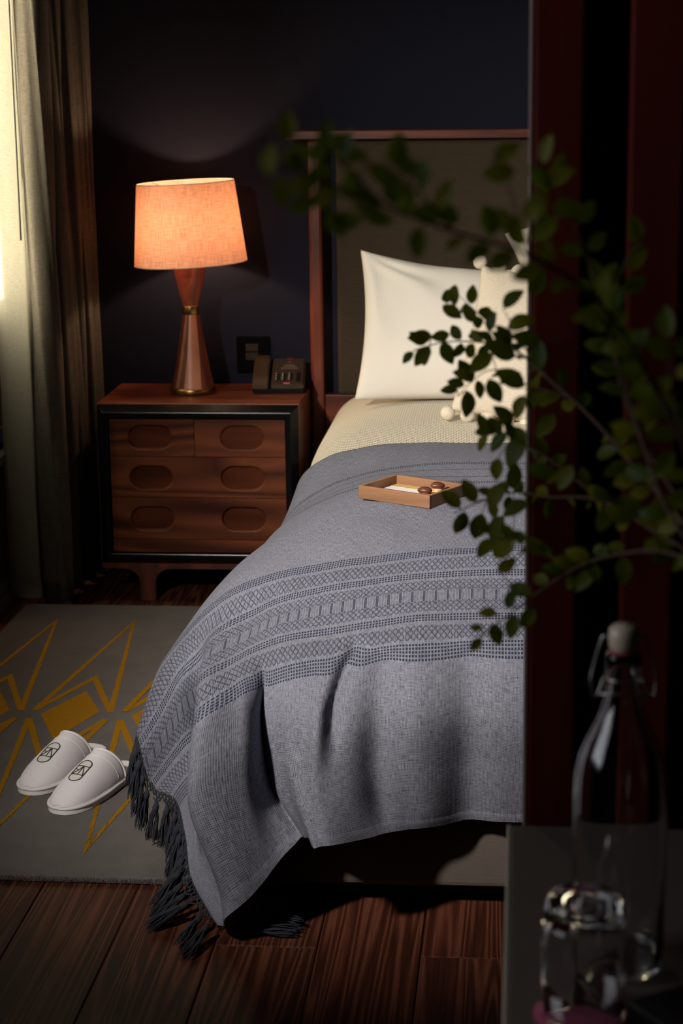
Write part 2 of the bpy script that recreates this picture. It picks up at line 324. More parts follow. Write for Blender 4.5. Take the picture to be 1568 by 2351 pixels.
MAT['phone_black'] = plain('black_plastic', (0.006, 0.006, 0.006), 0.35)
MAT['phone_panel'] = plain('grey_brown_keypad_panel', (0.034, 0.022, 0.018), 0.4)
MAT['key_white'] = plain('white_key_print', (0.55, 0.52, 0.42), 0.5)
MAT['phone_print'] = plain('pale_panel_print', (0.11, 0.09, 0.085), 0.5)
red = M('red_message_lamp', (0.3, 0.02, 0.03), 0.4); red.b.inputs['Emission Color'].default_value = (1, 0.12, 0.16, 1); red.b.inputs['Emission Strength'].default_value = 0.45
MAT['red'] = red.mat
red2 = M('dim_red_message_lamp', (0.12, 0.01, 0.015), 0.4); red2.b.inputs['Emission Color'].default_value = (1, 0.03, 0.05, 1); red2.b.inputs['Emission Strength'].default_value = 0.03
MAT['red_dim'] = red2.mat
MAT['socket'] = plain('brown_socket', (0.022, 0.013, 0.010), 0.9)
MAT['table_stone'] = plain('taupe_stone_top', (0.120, 0.092, 0.080), 0.5, 0.1, 15, **{'Specular IOR Level': 0.2})
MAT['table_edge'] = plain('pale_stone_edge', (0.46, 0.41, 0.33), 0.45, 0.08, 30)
gl = M('clear_glass', (1, 1, 1), 0.02, IOR=1.46); gl.b.inputs['Transmission Weight'].default_value = 1.0
MAT['glass'] = gl.mat
MAT['ceramic'] = plain('cream_ceramic_stopper', (0.62, 0.52, 0.38), 0.3)
MAT['wire'] = plain('steel_wire', (0.42, 0.40, 0.38), 0.3, Metallic=1.0)
MAT['gasket'] = plain('red_rubber_gasket', (0.35, 0.05, 0.04), 0.6)
MAT['pink'] = plain('pink_paper', (0.42, 0.055, 0.16), 0.7, 0.08, 40)
MAT['dark_leather'] = plain('dark_oxblood_leather', (0.010, 0.003, 0.003), 0.5, 0.2, 80, 0.3, 300)
MAT['bark'] = plain('brown_bark', (0.06, 0.030, 0.015), 0.8, 0.3, 120, 0.4, 200)
MAT['vase'] = plain('dark_glazed_vase', (0.02, 0.022, 0.026), 0.25, 0.1, 20)
lf = M('green_leaf', (0.05, 0.09, 0.008), 0.42); lf.b.inputs['Specular IOR Level'].default_value = 0.12
lf.set('Base Color', lf.mix(lf.random(), (0.030, 0.062, 0.006), (0.16, 0.145, 0.008)))
lf.b.inputs['Transmission Weight'].default_value = 0.0
tr = lf.nt.nodes.new('ShaderNodeBsdfTranslucent'); tr.inputs[0].default_value = (0.16, 0.22, 0.012, 1)
mx = lf.nt.nodes.new('ShaderNodeMixShader'); mx.inputs[0].default_value = 0.35
lf.nt.links.new(lf.b.outputs[0], mx.inputs[1]); lf.nt.links.new(tr.outputs[0], mx.inputs[2])
lf.nt.links.new(mx.outputs[0], lf.nt.nodes['Material Output'].inputs[0])
MAT['leaf'] = lf.mat
def translucent(name, col, tcol, fac, weave=None, coord='Object', dk=0.55):
    q = fabric(name, col, tuple(k*dk for k in col), weave or 900, 0.95, 0.2, coord=coord)
    nt = q.node_tree; t = nt.nodes.new('ShaderNodeBsdfTranslucent'); t.inputs[0].default_value = (*tcol, 1)
    x = nt.nodes.new('ShaderNodeMixShader'); x.inputs[0].default_value = fac
    b = nt.nodes['Principled BSDF']; nt.links.new(b.outputs[0], x.inputs[1]); nt.links.new(t.outputs[0], x.inputs[2])
    nt.links.new(x.outputs[0], nt.nodes['Material Output'].inputs[0])
    ramp = [n for n in nt.nodes if n.type == 'VALTORGB'][0]
    mul = nt.nodes.new('ShaderNodeMix'); mul.data_type = 'RGBA'; mul.blend_type = 'MULTIPLY'; mul.inputs[0].default_value = 1.0
    nt.links.new(ramp.outputs[0], mul.inputs[6]); mul.inputs[7].default_value = (*[min(1.0, k/max(col)) for k in tcol], 1)
    nt.links.new(mul.outputs[2], t.inputs[0])
    return q
MAT['shade'] = translucent('linen_lampshade', (0.62, 0.47, 0.40), (0.62, 0.40, 0.29), 0.33, 430, 'UV')
MAT['shade_in'] = plain('white_shade_lining', (0.8, 0.72, 0.6), 0.8)
MAT['sheer'] = translucent('white_sheer', (0.62, 0.60, 0.55), (0.92, 0.88, 0.80), 0.7, 1200)
nt = MAT['sheer'].node_tree; outn = nt.nodes['Material Output']; prev = outn.inputs[0].links[0].from_socket
tp = nt.nodes.new('ShaderNodeBsdfTransparent'); mx2 = nt.nodes.new('ShaderNodeMixShader'); mx2.inputs[0].default_value = 0.22
nt.links.new(prev, mx2.inputs[1]); nt.links.new(tp.outputs[0], mx2.inputs[2]); nt.links.new(mx2.outputs[0], outn.inputs[0])
MAT['drape'] = fabric('grey_brown_linen_drape', (0.115, 0.10, 0.085), (0.058, 0.050, 0.042), 650, 0.95, 0.4, kx=(1, 1, .05), ky=(.1, .1, 1))
bl = M('backlit_blind', (0.8, 0.78, 0.68), 0.9); bl.b.inputs['Emission Color'].default_value = (1.0, 0.89, 0.60, 1); bl.b.inputs['Emission Strength'].default_value = 12.0
MAT['blind'] = bl.mat
bu = M('warm_bulb', (1, 0.9, 0.7), 0.5); bu.b.inputs['Emission Color'].default_value = (1.0, 0.62, 0.30, 1); bu.b.inputs['Emission Strength'].default_value = 25.0
MAT['bulb'] = bu.mat
MAT['lit_edge'] = plain('pale_lit_edge', (0.30, 0.20, 0.17), 0.6, 0.1, 30)  # light on the partition edge put into a paler colour
MAT['wand'] = plain('grey_wand_plastic', (0.12, 0.115, 0.10), 0.4)
# rug
rg = M('grey_wool_pile', (0.1, 0.1, 0.1), 1.0); rg.b.inputs['Specular IOR Level'].default_value = 0.05; rg.b.inputs['Sheen Weight'].default_value = 0.15
co = rg.coord('Object')
gm = rg.noise(co, 900, 2.0, 0.7)*0.6+rg.noise(co, 14, 3.0)*0.4
rg.set('Base Color', rg.ramp(gm, (0.25, (0.085, 0.074, 0.070)), (0.75, (0.175, 0.153, 0.145)))); rg.bump(rg.noise(co, 650, 2.0, 0.7), 0.9, 0.003)
MAT['rug'] = rg.mat
ry = M('mustard_wool_pile', (0.5, 0.28, 0.03), 1.0); ry.b.inputs['Specular IOR Level'].default_value = 0.05
gy = ry.noise(ry.coord('Object'), 800, 2.0, 0.7)
ry.set('Base Color', ry.ramp(gy, (0.25, (0.30, 0.135, 0.008)), (0.75, (0.62, 0.31, 0.022)))); ry.bump(gy, 0.9, 0.003)
MAT['mustard'] = ry.mat

# coverlet: waffle weave
cv = M('cream_waffle_cotton', (0.74, 0.69, 0.58), 0.9); cv.b.inputs['Specular IOR Level'].default_value = 0.1
ux, uy, uz = cv.sep(cv.coord('UV'))
wv = (ux*(6.2832/0.013)).sin()
wv2 = (uy*(6.2832/0.020)).sin()
hh = ((wv*wv2)*0.5+0.5).sstep(0.2, 0.8)
cv.set('Base Color', cv.mix(hh, (0.72, 0.665, 0.55), (0.76, 0.71, 0.60))); cv.bump(hh, 1.0, 0.004)
MAT['coverlet'] = cv.mat

# blanket: (s, t) cloth coordinates in metres drive the woven bands
bk = M('grey_woven_blanket', (0.3, 0.3, 0.33), 0.95); bk.b.inputs['Specular IOR Level'].default_value = 0.08
uvn = bk.coord('UV'); S, T, _ = bk.sep(uvn)
warp = bk.noise(bk.coord('UV', (900, 60, 1)), 1.0, 1.0); weft = bk.noise(bk.coord('UV', (60, 900, 1)), 1.0, 1.0)
fleck = bk.noise(bk.coord('UV', (330, 190, 1)), 1.0, 2.0, 0.7)
weave = ((S/0.0024).tri()*0.5+(T/0.0024).tri()*0.5)*0.35+warp*0.35+weft*0.3
base_c = bk.ramp(weave, (0.38, (0.058, 0.063, 0.090)), (0.60, (0.255, 0.260, 0.318)))
base_c = bk.mix(fleck.gt(0.665), base_c, (0.035, 0.036, 0.050))
def rows(t0, nrow, pitch):
    """nrow dashed rows from t0 at given pitch"""
    inside = T.gt(t0-pitch*0.5)*T.lt(t0+pitch*(nrow-0.5))
    r = ((((T-(t0-pitch*0.5))/pitch).frac())-0.5).abs()*2.0
    line = r.lt(0.62)
    return inside, line
mask = None
B1, B2, B3, B4 = 1.040, 1.142, 1.297, 1.386
for t0, nr, pt in ((B1-0.012, 4, 0.0095), (B2-0.006, 3, 0.0085), (B3-0.009, 3, 0.0085), (B4-0.002, 5, 0.0088), (0.255, 2, 0.012), (0.325, 1, 0.010), (0.40, 1, 0.010), (0.455, 2, 0.012)):
    ins, ln = rows(t0, nr, pt)
    dash = (S/0.0056).frac().lt(0.60)
    q = ins*ln*dash
    mask = q if mask is None else mask.max(q)
per = 0.0215
def diamonds(ta, tb, cyc):
    inside = T.gt(ta)*T.lt(tb)
    v = ((T-ta)/(tb-ta)*cyc)
    d1 = ((S/per+v).tri()-0.5).abs(); d2 = ((S/per-v).tri()-0.5).abs()
    ln = (d1.lt(0.13)).max(d2.lt(0.13))
    return inside*ln
mask2 = diamonds(B1+0.034, B2-0.018, 1.0).max(diamonds(B3+0.026, B4-0.014, 1.0))
ha, hb = B2+0.024, B3-0.022
mid = T.gt(ha+0.036)*T.lt(hb-0.036)
bars = (S/per).tri().gt(0.80)
mask2 = mask2.max(mid*bars).max(diamonds(ha, ha+0.036, 1.0)).max(diamonds(hb-0.036, hb, 1.0))
inner = T.gt(ha+0.026)*T.lt(hb-0.026)*((S/(per*0.25)).tri().gt(0.62))
thread = (S/0.0027).tri().gt(0.25)
mask2 = mask2*thread
fa = mask.max(mask2*0.85).max(inner*0.22)
colr = bk.mix(fa, base_c, (0.024, 0.028, 0.050))
bk.set('Base Color', colr)
bk.bump(weave*0.6-fa*0.55, 0.6, 0.0016)
MAT['blanket'] = bk.mat
MAT['tassel'] = plain('charcoal_cotton_yarn', (0.020, 0.022, 0.034), 0.95, 0.35, 300)

# ------------------------------------------------------------------ room shell
XL, XR, YB, YF, ZC = -1.483, 1.75, 5.655, -1.4, 2.7
def struct(o): o['kind'] = 'structure'; return o
floor_root = struct(box('floor', XL-0.1, XR+0.1, YF-0.1, YB+0.1, -0.10, -0.022, MAT['trim_dark'], bev=0))
PW = 0.1813; x = -0.8930-PW*4
rr = random.Random(3); plank_cache = {}
while x < XR:
    x0, x1 = max(x, XL), min(x+PW, XR)
    if x1-x0 > 0.02:
        k = round((x+0.5305)/PW)
        if k == 0: js = [-0.1, 1.35, 3.076, 4.9]
        elif k == 1: js = [0.6, 2.1, 4.3]
        elif k == 2: js = [0.2, 1.6, 3.056, 4.7]
        else: js = [v+rr.uniform(-.25, .25) for v in ((-0.3, 1.2, 2.4, 4.6) if k % 2 else (0.4, 1.7, 3.9, 5.2))]
        ys = [YF]+js+[YB]
        for a, b in zip(ys[:-1], ys[1:]):
            box('plank', x0+0.0009, x1-0.0009, a+0.0009, b-0.0009, -0.022, rr.uniform(-0.0006, 0.0), MAT['oak'], floor_root, bev=0.0016, seg=1)
    x += PW
struct(box('wall_back', XL-0.1, XR+0.1, YB, YB+0.1, -0.02, ZC, MAT['navy'], bev=0))
struct(box('wall_right', XR, XR+0.1, YF, YB, -0.02, ZC, MAT['navy'], bev=0))
struct(box('wall_front', XL-0.1, XR+0.1, YF-0.1, YF, -0.02, ZC, MAT['taupe_wall'], bev=0))
struct(box('ceiling', XL-0.1, XR+0.1, YF-0.1, YB+0.1, ZC, ZC+0.1, MAT['ceiling'], bev=0))
# left wall with the bed window and an unseen one added for light
bm = bmesh.new()
W1 = (5.02, 5.47, 0.44, 2.45); W2 = (0.60, 1.90, 1.0, 2.5)
for a in ((YF, W2[0], -0.02, ZC), (W2[0], W2[1], -0.02, W2[2]), (W2[0], W2[1], W2[3], ZC), (W2[1], W1[0], -0.02, ZC),
          (W1[0], W1[1], -0.02, W1[2]), (W1[0], W1[1], W1[3], ZC), (W1[1], YB, -0.02, ZC)):
    bm_box(bm, XL-0.1, XL, a[0], a[1], a[2], a[3])
struct(from_bm('wall_left', bm, MAT['taupe_wall']))
def window(name, w):
    y0, y1, z0, z1 = w
    root = struct(empty(name, (XL-0.05, (y0+y1)/2, z0)))
    inv = Vector(root.location)
    def part(nm, *a, mat=MAT['trim_dark'], bev=0.002):
        return box(nm, a[0]-inv.x, a[1]-inv.x, a[2]-inv.y, a[3]-inv.y, a[4]-inv.z, a[5]-inv.z, mat, root, bev=bev)
    part('window_jamb', XL-0.09, XL-0.03, y0, y0+0.04, z0, z1); part('window_jamb', XL-0.09, XL-0.03, y1-0.04, y1, z0, z1)
    part('window_head', XL-0.09, XL-0.03, y0+0.04, y1-0.04, z1-0.04, z1); part('window_rail', XL-0.09, XL-0.03, y0+0.04, y1-0.04, z0, z0+0.04)
    part('window_sill', XL-0.03, XL+0.025, y0-0.02, y1+0.02, z0-0.028, z0)
    return root
w1 = window('window_1', W1); window('added_window', W2)
o = box('lower_panel', -0.01, 0.0, -(W1[1]-W1[0])/2+0.04, (W1[1]-W1[0])/2-0.04, 0.04, 0.40, MAT['taupe_wall'], w1, bev=0.002)
# backlit roller blind drawn down the bed window
rb = empty('roller_blind', (XL-0.022, (W1[0]+W1[1])/2, W1[2]+0.40))
hw = (W1[1]-W1[0])/2-0.002
box('blind_cloth', -0.002, 0.0, -hw, hw, 0.012, 1.54, MAT['blind'], rb, bev=0)
box('bottom_bar', -0.006, 0.004, -hw, hw, 0.0, 0.012, MAT['wand'], rb, bev=0.002)
tag(rb, 'pale yellow roller blind glowing with daylight in the left window', 'blind')
# skirting and rail along the left wall
struct(box('baseboard_left', XL, XL+0.014, YF, YB, 0.0, 0.078, MAT['trim_dark'], bev=0.003))
struct(box('trim_1', XL+0.014, XL+0.024, YF, YB, 0.0, 0.045, MAT['trim_dark'], bev=0.003))
struct(box('baseboard_back', XL+0.024, XR, YB-0.014, YB, 0.0, 0.09, MAT['navy'], bev=0.003))

# ------------------------------------------------------------------ curtains
def curtain(name, path, z0, z1, mat, flare=0.0, per=8, nz=40, wob=0.004, seed=1):
    pts = spline([(a, b, 0) for a, b in path], per); r = random.Random(seed); cx = sum(p.x for p in pts)/len(pts); cy = sum(p.y for p in pts)/len(pts)
    vs, fs = [], []; n = len(pts)
    ph = [r.uniform(0, 6.28) for _ in range(4)]
    for j in range(nz+1):
        z = z1+(z0-z1)*j/nz; f = 1.0+flare*(j/nz)
        for i, p in enumerate(pts):
            dx = wob*math.sin(z*5.0+i*0.35+ph[0])+wob*0.6*math.sin(z*11+i*0.8+ph[1])
            vs.append((cx+(p.x-cx)*f+dx, cy+(p.y-cy)*f+wob*math.sin(z*4+i*0.5+ph[2]), z))
    for j in range(nz):
        for i in range(n-1): fs.append((j*n+i, j*n+i+1, (j+1)*n+i+1, (j+1)*n+i))
    o = mesh(name, vs, fs, mat, None, True)
    sd = o.modifiers.new('thick', 'SOLIDIFY'); sd.thickness = 0.003; sd.offset = 0
    return o
dr = curtain('linen_drape', [(-1.384, 5.285), (-1.366, 5.236), (-1.335, 5.203), (-1.300, 5.20), (-1.283, 5.235), (-1.315, 5.285), (-1.320, 5.325), (-1.292, 5.338), (-1.279, 5.36), (-1.304, 5.395), (-1.303, 5.425), (-1.278, 5.437), (-1.268, 5.457), (-1.292, 5.49), (-1.290, 5.512), (-1.266, 5.522), (-1.260, 5.54), (-1.280, 5.565), (-1.277, 5.585), (-1.257, 5.60), (-1.264, 5.625), (-1.278, 5.653)], 0.015, 2.62, MAT['drape'], 0.0)
tag(dr, 'heavy grey brown linen drape hanging in deep pleats beside the window', 'curtain')
sh = curtain('sheer_curtain', [(-1.462, 5.262), (-1.463, 5.236), (-1.450, 5.220), (-1.425, 5.212), (-1.388, 5.214), (-1.374, 5.228), (-1.390, 5.250)], 0.02, 2.62, MAT['sheer'], 0.0, wob=0.0015, seed=4)
tag(sh, 'narrow white sheer curtain hanging between the glowing window and the drape', 'curtain')
vs, fs = tube_data([(-1.366, 5.165, 2.62), (-1.366, 5.165, 1.8), (-1.366, 5.165, 1.045)], [0.0022, 0.0026, 0.0034], 10)
wd = mesh('curtain_wand', vs, fs, MAT['wand'], None, True); tag(wd, 'thin grey curtain pull wand hanging in front of the glowing window', 'curtain wand')
rod = empty('curtain_track', (-1.36, 5.0, 2.62))
box('track', -0.03, 0.05, -0.9, 0.62, 0.0, 0.03, MAT['wand'], rod, bev=0.003)
for k in range(3): box('bracket', -0.12, -0.03, -0.7+k*0.62, -0.67+k*0.62, 0.005, 0.025, MAT['wand'], rod, bev=0.002)
tag(rod, 'plain curtain track fixed high above the left window', 'curtain track')

# ------------------------------------------------------------------ nightstand
ns = empty('nightstand', (-0.911, 5.40, 0.0))
tag(ns, 'walnut nightstand with black lacquered front frame and carved pill shaped drawer pulls', 'nightstand')
ox, oy = -0.911, 5.40
NL, NR_, NF, NB, NZ0, NZ1 = -0.289, 0.287, -0.128, 0.222, 0.113, 0.577
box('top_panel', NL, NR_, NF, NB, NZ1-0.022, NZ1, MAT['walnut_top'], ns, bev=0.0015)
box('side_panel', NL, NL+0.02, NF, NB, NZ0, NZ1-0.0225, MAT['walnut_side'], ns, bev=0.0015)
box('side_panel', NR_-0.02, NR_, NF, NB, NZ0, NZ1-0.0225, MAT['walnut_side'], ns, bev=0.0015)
box('back_panel', NL+0.021, NR_-0.021, NB-0.012, NB-0.001, NZ0+0.022, NZ1-0.0225, MAT['walnut_side'], ns, bev=0)
box('bottom_panel', NL+0.021, NR_-0.021, NF, NB-0.013, NZ0, NZ0+0.02, MAT['walnut_side'], ns, bev=0)
# bevelled black frame: three loops
def rect(l, r_, b, t, y): return [(l, y, b), (r_, y, b), (r_, y, t), (l, y, t)]
loops = [rect(NL, NR_, NZ0, NZ1-0.001, NF-0.0005), rect(NL+0.02, NR_-0.02, NZ0+0.018, NZ1-0.02, NF-0.028), rect(NL+0.035, NR_-0.035, NZ0+0.034, NZ1-0.038, NF-0.028), rect(NL+0.037, NR_-0.037, NZ0+0.036, NZ1-0.040, NF-0.0005)]
vs = [v for l in loops for v in l]; fs = []
for j in range(3):
    for i in range(4): fs.append((j*4+i, j*4+(i+1) % 4, (j+1)*4+(i+1) % 4, (j+1)*4+i))
for i in range(4): fs.append((12+i, 12+(i+1) % 4, (i+1) % 4, i))
fr = mesh('front_frame', vs, fs, MAT['black_lacquer'], ns)
bv = fr.modifiers.new('bev', 'BEVEL'); bv.width = 0.0025; bv.segments = 2
# drawers with carved pill recesses
def drawer(x0, x1, z0, z1, pills):
    """front plate with pill openings bridged to the rim of a recess"""
    yf, yb = NF-0.018, NF-0.0015
    bm = bmesh.new(); xs = sorted([x0, x1]); g = 0.0009
    x0, x1, z0, z1 = x0+g, x1-g, z0+g, z1-g
    cells = []; n = len(pills)
    if n == 2: xm = (x0+x1)/2; cells = [(x0, xm, pills[0]), (xm, x1, pills[1])]
    elif n == 1: cells = [(x0, x1, pills[0])]
    hw, hh = 0.0655, 0.0375; K = 10
    for (a, b, (cx, cz)) in cells:
        ring = []
        for q, (sx, a0) in enumerate(((1, -90), (-1, 90))):
            for k in range(K+1):
                an = math.radians(a0+180*k/K); ring.append((cx+sx*(hw-hh)+hh*math.cos(an), cz+hh*math.sin(an)))
        m_ = len(ring); outer = []
        for (px, pz) in ring:      # project on to the rectangle
            dx, dz = px-cx, pz-cz
            t = min(((b-cx) if dx > 0 else (cx-a))/max(abs(dx), 1e-9), ((z1-cz) if dz > 0 else (cz-z0))/max(abs(dz), 1e-9))
            outer.append([cx+dx*t, cz+dz*t])
        for cn in ((a, z0), (b, z0), (b, z1), (a, z1)):   # snap nearest to corners
            i = min(range(m_), key=lambda i_: (outer[i_][0]-cn[0])**2+(outer[i_][1]-cn[1])**2); outer[i] = list(cn)
        vo = [bm.verts.new((p[0], yf, p[1])) for p in outer]; vi = [bm.verts.new((p[0], yf, p[1])) for p in ring]
        sc = 0.965
        v1 = [bm.verts.new((cx+(p[0]-cx)*(1-0.0035/hw), yf+0.002, cz+(p[1]-cz)*(1-0.0035/hh))) for p in ring]
        v2 = [bm.verts.new((cx+(p[0]-cx)*(1-0.006/hw), yf+0.0125, cz+(p[1]-cz)*(1-0.006/hh))) for p in ring]
        for i in range(m_):
            k = (i+1) % m_
            bm.faces.new((vo[i], vo[k], vi[k], vi[i])); bm.faces.new((vi[i], vi[k], v1[k], v1[i])); bm.faces.new((v1[i], v1[k], v2[k], v2[i]))
    # rim sides
    c4 = [(x0, z0), (x1, z0), (x1, z1), (x0, z1)]
    va = [bm.verts.new((p[0], yf, p[1])) for p in c4]; vb = [bm.verts.new((p[0], yb, p[1])) for p in c4]
    for i in range(4): bm.faces.new((va[i], va[(i+1) % 4], vb[(i+1) % 4], vb[i]))
    bm.faces.new(vb)
    if n == 0: bm.faces.new(va[::-1])
    bmesh.ops.recalc_face_normals(bm, faces=bm.faces)
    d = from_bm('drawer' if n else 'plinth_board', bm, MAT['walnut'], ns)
    for (cx, cz) in pills:
        ring = []
        for sx, a0 in ((1, -90), (-1, 90)):
            for k in range(K+1):
                an = math.radians(a0+180*k/K); ring.append((cx+sx*(hw-hh)+(hh-0.0055)*math.cos(an), cz+(hh-0.0055)*math.sin(an)))
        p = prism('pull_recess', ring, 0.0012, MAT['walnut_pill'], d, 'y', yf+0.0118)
dx0, dx1 = NL+0.0375, NR_-0.0375
zr = [0.536, 0.428, 0.310, 0.188, 0.1495]
pl, pr_ = -0.136, 0.126
drawer(dx0, -0.009, zr[1], zr[0], [(pl, 0.483)]); drawer(-0.009, dx1, zr[1], zr[0], [(pr_, 0.483)])
drawer(dx0, dx1, zr[2], zr[1], [(pl, 0.367), (pr_, 0.367)]); drawer(dx0, dx1, zr[3], zr[2], [(pl, 0.248), (pr_, 0.248)])
drawer(dx0, dx1, zr[4], zr[3], [])
# arched base
def arch_poly(w0, w1, legs, zt, zb, hw, r):
    pts = [(w0, zt), (w0, zb)]
    for lx in legs:
        for k in range(9):
            a = math.pi/2-math.pi/2*k/8; pts.append((lx-hw-r+r*math.cos(a), zb-r+r*math.sin(a)))
        pts += [(lx-hw, 0.004), (lx-hw+0.006, 0.0), (lx+hw-0.006, 0.0), (lx+hw, 0.004)]
        for k in range(9):
            a = math.pi-math.pi/2*k/8; pts.append((lx+hw+r+r*math.cos(a), zb-r+r*math.sin(a)))
    pts += [(w1, zb), (w1, zt)]
    return pts
for yy, nm in ((NF-0.004, 'leg_frame'), (NB-0.05, 'leg_frame')):
    prism(nm, arch_poly(NL-0.002, NR_-0.004, (-0.159, 0.159), NZ0-0.0005, 0.096, 0.022, 0.045), 0.03, MAT['walnut_side'], ns, 'y', yy, bev=0.0025)

# ------------------------------------------------------------------ lamp
LX, LY, LZ = -0.955, 5.462, 0.577
lamp = empty('table_lamp', (LX, LY, LZ))
tag(lamp, 'table lamp with linen drum shade and hourglass walnut body banded in brass', 'lamp')
lathe('base_disc', [(0.0001, 0), (0.064, 0), (0.067, 0.002), (0.067, 0.017), (0.064, 0.0195), (0.0001, 0.0195)], MAT['brass'], lamp, 64)
stv = [((0.09, 0.024, 0.014), (0.16, 0.046, 0.026)), ((0.27, 0.10, 0.056), (0.42, 0.175, 0.10)), ((0.10, 0.028, 0.017), (0.19, 0.060, 0.036)),
       ((0.42, 0.165, 0.092), (0.60, 0.26, 0.15)), ((0.12, 0.026, 0.016), (0.22, 0.055, 0.032)), ((0.18, 0.052, 0.03), (0.30, 0.10, 0.058))]
bounds = [195, 232, 246, 262, 310, 345, 555]     # degrees, front is 270
for i, (dk, lt) in enumerate(stv):
    wm = wood('lamp_stave_wood', dk, lt, 'z', 0.36, 3.0, rnd=False, stretch=0.15, fine=0.3)
    a0, a1 = math.radians(bounds[i]), math.radians(bounds[i+1])
    prof = [(0.062+(0.0232-0.062)*(k/8)**0.92, 0.0195+0.2125*k/8) for k in range(9)]
    lathe('stave', prof, wm, lamp, max(4, int((a1-a0)*9)), True, a0, a1, twist=lambda z: (z-0.02)*-1.6 if 0 else -0.25*(0.23-z)/0.21+0.12)
lathe('brass_collar', [(0.0001, 0.229), (0.0240, 0.229), (0.0245, 0.2305), (0.0245, 0.2525), (0.0240, 0.254), (0.0001, 0.254)], MAT['brass'], lamp, 40)
upm = wood('lamp_upper_wood', (0.09, 0.019, 0.011), (0.34, 0.085, 0.048), 'z', 0.34, 5.0, rnd=False, stretch=0.25, fine=0.3)
lathe('upper_cone', [(0.0215, 0.2525)]+[(0.0215+(0.051-0.0215)*(k/8)**0.9, 0.2535+0.128*k/8) for k in range(9)]+[(0.05, 0.385), (0.0001, 0.385)], upm, lamp, 48)
vs, fs = tube_data([(0, 0, 0.384), (0, 0, 0.42)], 0.012, 14); mesh('bulb_holder', vs, fs, MAT['brass'], lamp, True)
lathe('bulb', [(0.0001, 0.42), (0.011, 0.421), (0.013, 0.432), (0.018, 0.442), (0.0185, 0.450), (0.013, 0.460), (0.0001, 0.464)], MAT['bulb'], lamp, 24)
# shade, slightly askew
T0 = Matrix.Translation((0.0, 0, 0.49))@Matrix.Rotation(math.radians(-2.4), 4, 'Y')
vs, fs, uv = [], [], []; nn = 96
for j in range(13):
    rr_ = 0.162+(0.139-0.162)*j/12; zz = -0.1145+0.229*j/12
    for i in range(nn+1):
        a = 2*math.pi*i/nn; vs.append((rr_*math.cos(a), rr_*math.sin(a), zz)); uv.append((a*0.15, zz))
for j in range(12):
    for i in range(nn): fs.append((j*(nn+1)+i, j*(nn+1)+i+1, (j+1)*(nn+1)+i+1, (j+1)*(nn+1)+i))
shade = uv_mesh('lamp_shade', vs, fs, uv, MAT['shade'], lamp)
shade.matrix_local = T0
for zz, rr_ in ((-0.1145, 0.162), (0.1145, 0.139)):
    pts = [(rr_*math.cos(2*math.pi*i/64), rr_*math.sin(2*math.pi*i/64), zz) for i in range(65)]
    vs, fs = tube_data(pts, 0.0013, 6, cap=False); rm = mesh('shade_rim', vs, fs, MAT['linen'], shade, True)
for k in range(3):
    a = 2*math.pi*k/3+0.4
    vs, fs = tube_data([(0.0, 0, 0.085), (0.045*math.cos(a), 0.045*math.sin(a), 0.088), (0.1392*math.cos(a), 0.1392*math.sin(a), 0.112)], 0.0009, 6); mesh('shade_spider', vs, fs, MAT['brass'], shade, True)
pd = bpy.data.lights.new('lamp_bulb_light', 'POINT'); pd.energy = 5.3; pd.color = (1.0, 0.63, 0.37); pd.shadow_soft_size = 0.02
po = bpy.data.objects.new('lamp_bulb_light', pd); COL.objects.link(po); po.parent = lamp; po.location = (0, 0, 0.482)

# ------------------------------------------------------------------ telephone
ph = empty('desk_telephone', (-0.708, 5.515, 0.577), math.radians(4))
tag(ph, 'dark brown desk telephone with white lit keypad beside the lamp', 'telephone')
ph.scale = (1.0, 1.0, 1.0)
prism('phone_base', [(-0.075, 0.0), (-0.08, 0.014), (0.08, 0.062), (0.084, 0.0)], 0.148, MAT['phone_black'], ph, 'x', -0.074, bev=0.003)
prism('phone_housing', [(-0.08, 0.0145), (-0.081, 0.026), (0.074, 0.080), (0.082, 0.078), (0.082, 0.0635)], 0.096, MAT['phone_brown'], ph, 'x', -0.021, bev=0.003)
sl = math.atan2(0.080-0.026, 0.155)
pn = empty('x', (0, 0, 0)); bpy.data.objects.remove(pn)
def on_panel(o): o.matrix_local = Matrix.Translation((0.027, -0.0035, 0.0535))@Matrix.Rotation(sl, 4, 'X'); return o
panel = on_panel(box('keypad_panel', -0.043, 0.043, -0.076, 0.076, -0.001, 0.0012, MAT['phone_panel'], ph, bev=0.0005))
def pan(nm, x0, x1, y0, y1, z1, mat): return box(nm, x0, x1, y0, y1, 0.0012, z1, mat, panel, bev=0)
for r_ in range(4):
    for c_ in range(3):
        kx, ky = -0.033+c_*0.019, -0.052+r_*0.0115
        pan('key', kx-0.004, kx+0.008, ky-0.0035, ky+0.0035, 0.003, MAT['phone_black'])
        box('key_numeral', kx-0.0035, kx-0.0003, ky-0.0018, ky+0.0022, 0.0031, 0.0036, MAT['key_white'], panel, bev=0)
for r_ in range(6): pan('function_key', 0.024, 0.036, -0.064+r_*0.0098, -0.058+r_*0.0098, 0.003, MAT['phone_black'])
for r_, wd_ in enumerate((0.024, 0.02, 0.016, 0.012)): pan('printed_line', 0.0-wd_, 0.004+wd_, 0.014+r_*0.008, 0.018+r_*0.008, 0.0015, MAT['phone_print'])
pan('printed_line', -0.004, 0.006, 0.055, 0.060, 0.0015, MAT['phone_print'])
pan('message_lamp', -0.012, 0.006, -0.0755, -0.0725, 0.0025, MAT['red'])
pan('indicator_lamp', -0.006, 0.012, 0.072, 0.0765, 0.004, MAT['red_dim'])
hs = spline([(-0.08, 0.024), (-0.05, 0.045), (0.0, 0.068), (0.05, 0.088), (0.078, 0.094)] and [(0, -0.080, 0.022), (0, -0.055, 0.043), (0, 0.0, 0.067), (0, 0.05, 0.086), (0, 0.084, 0.090)], 5)
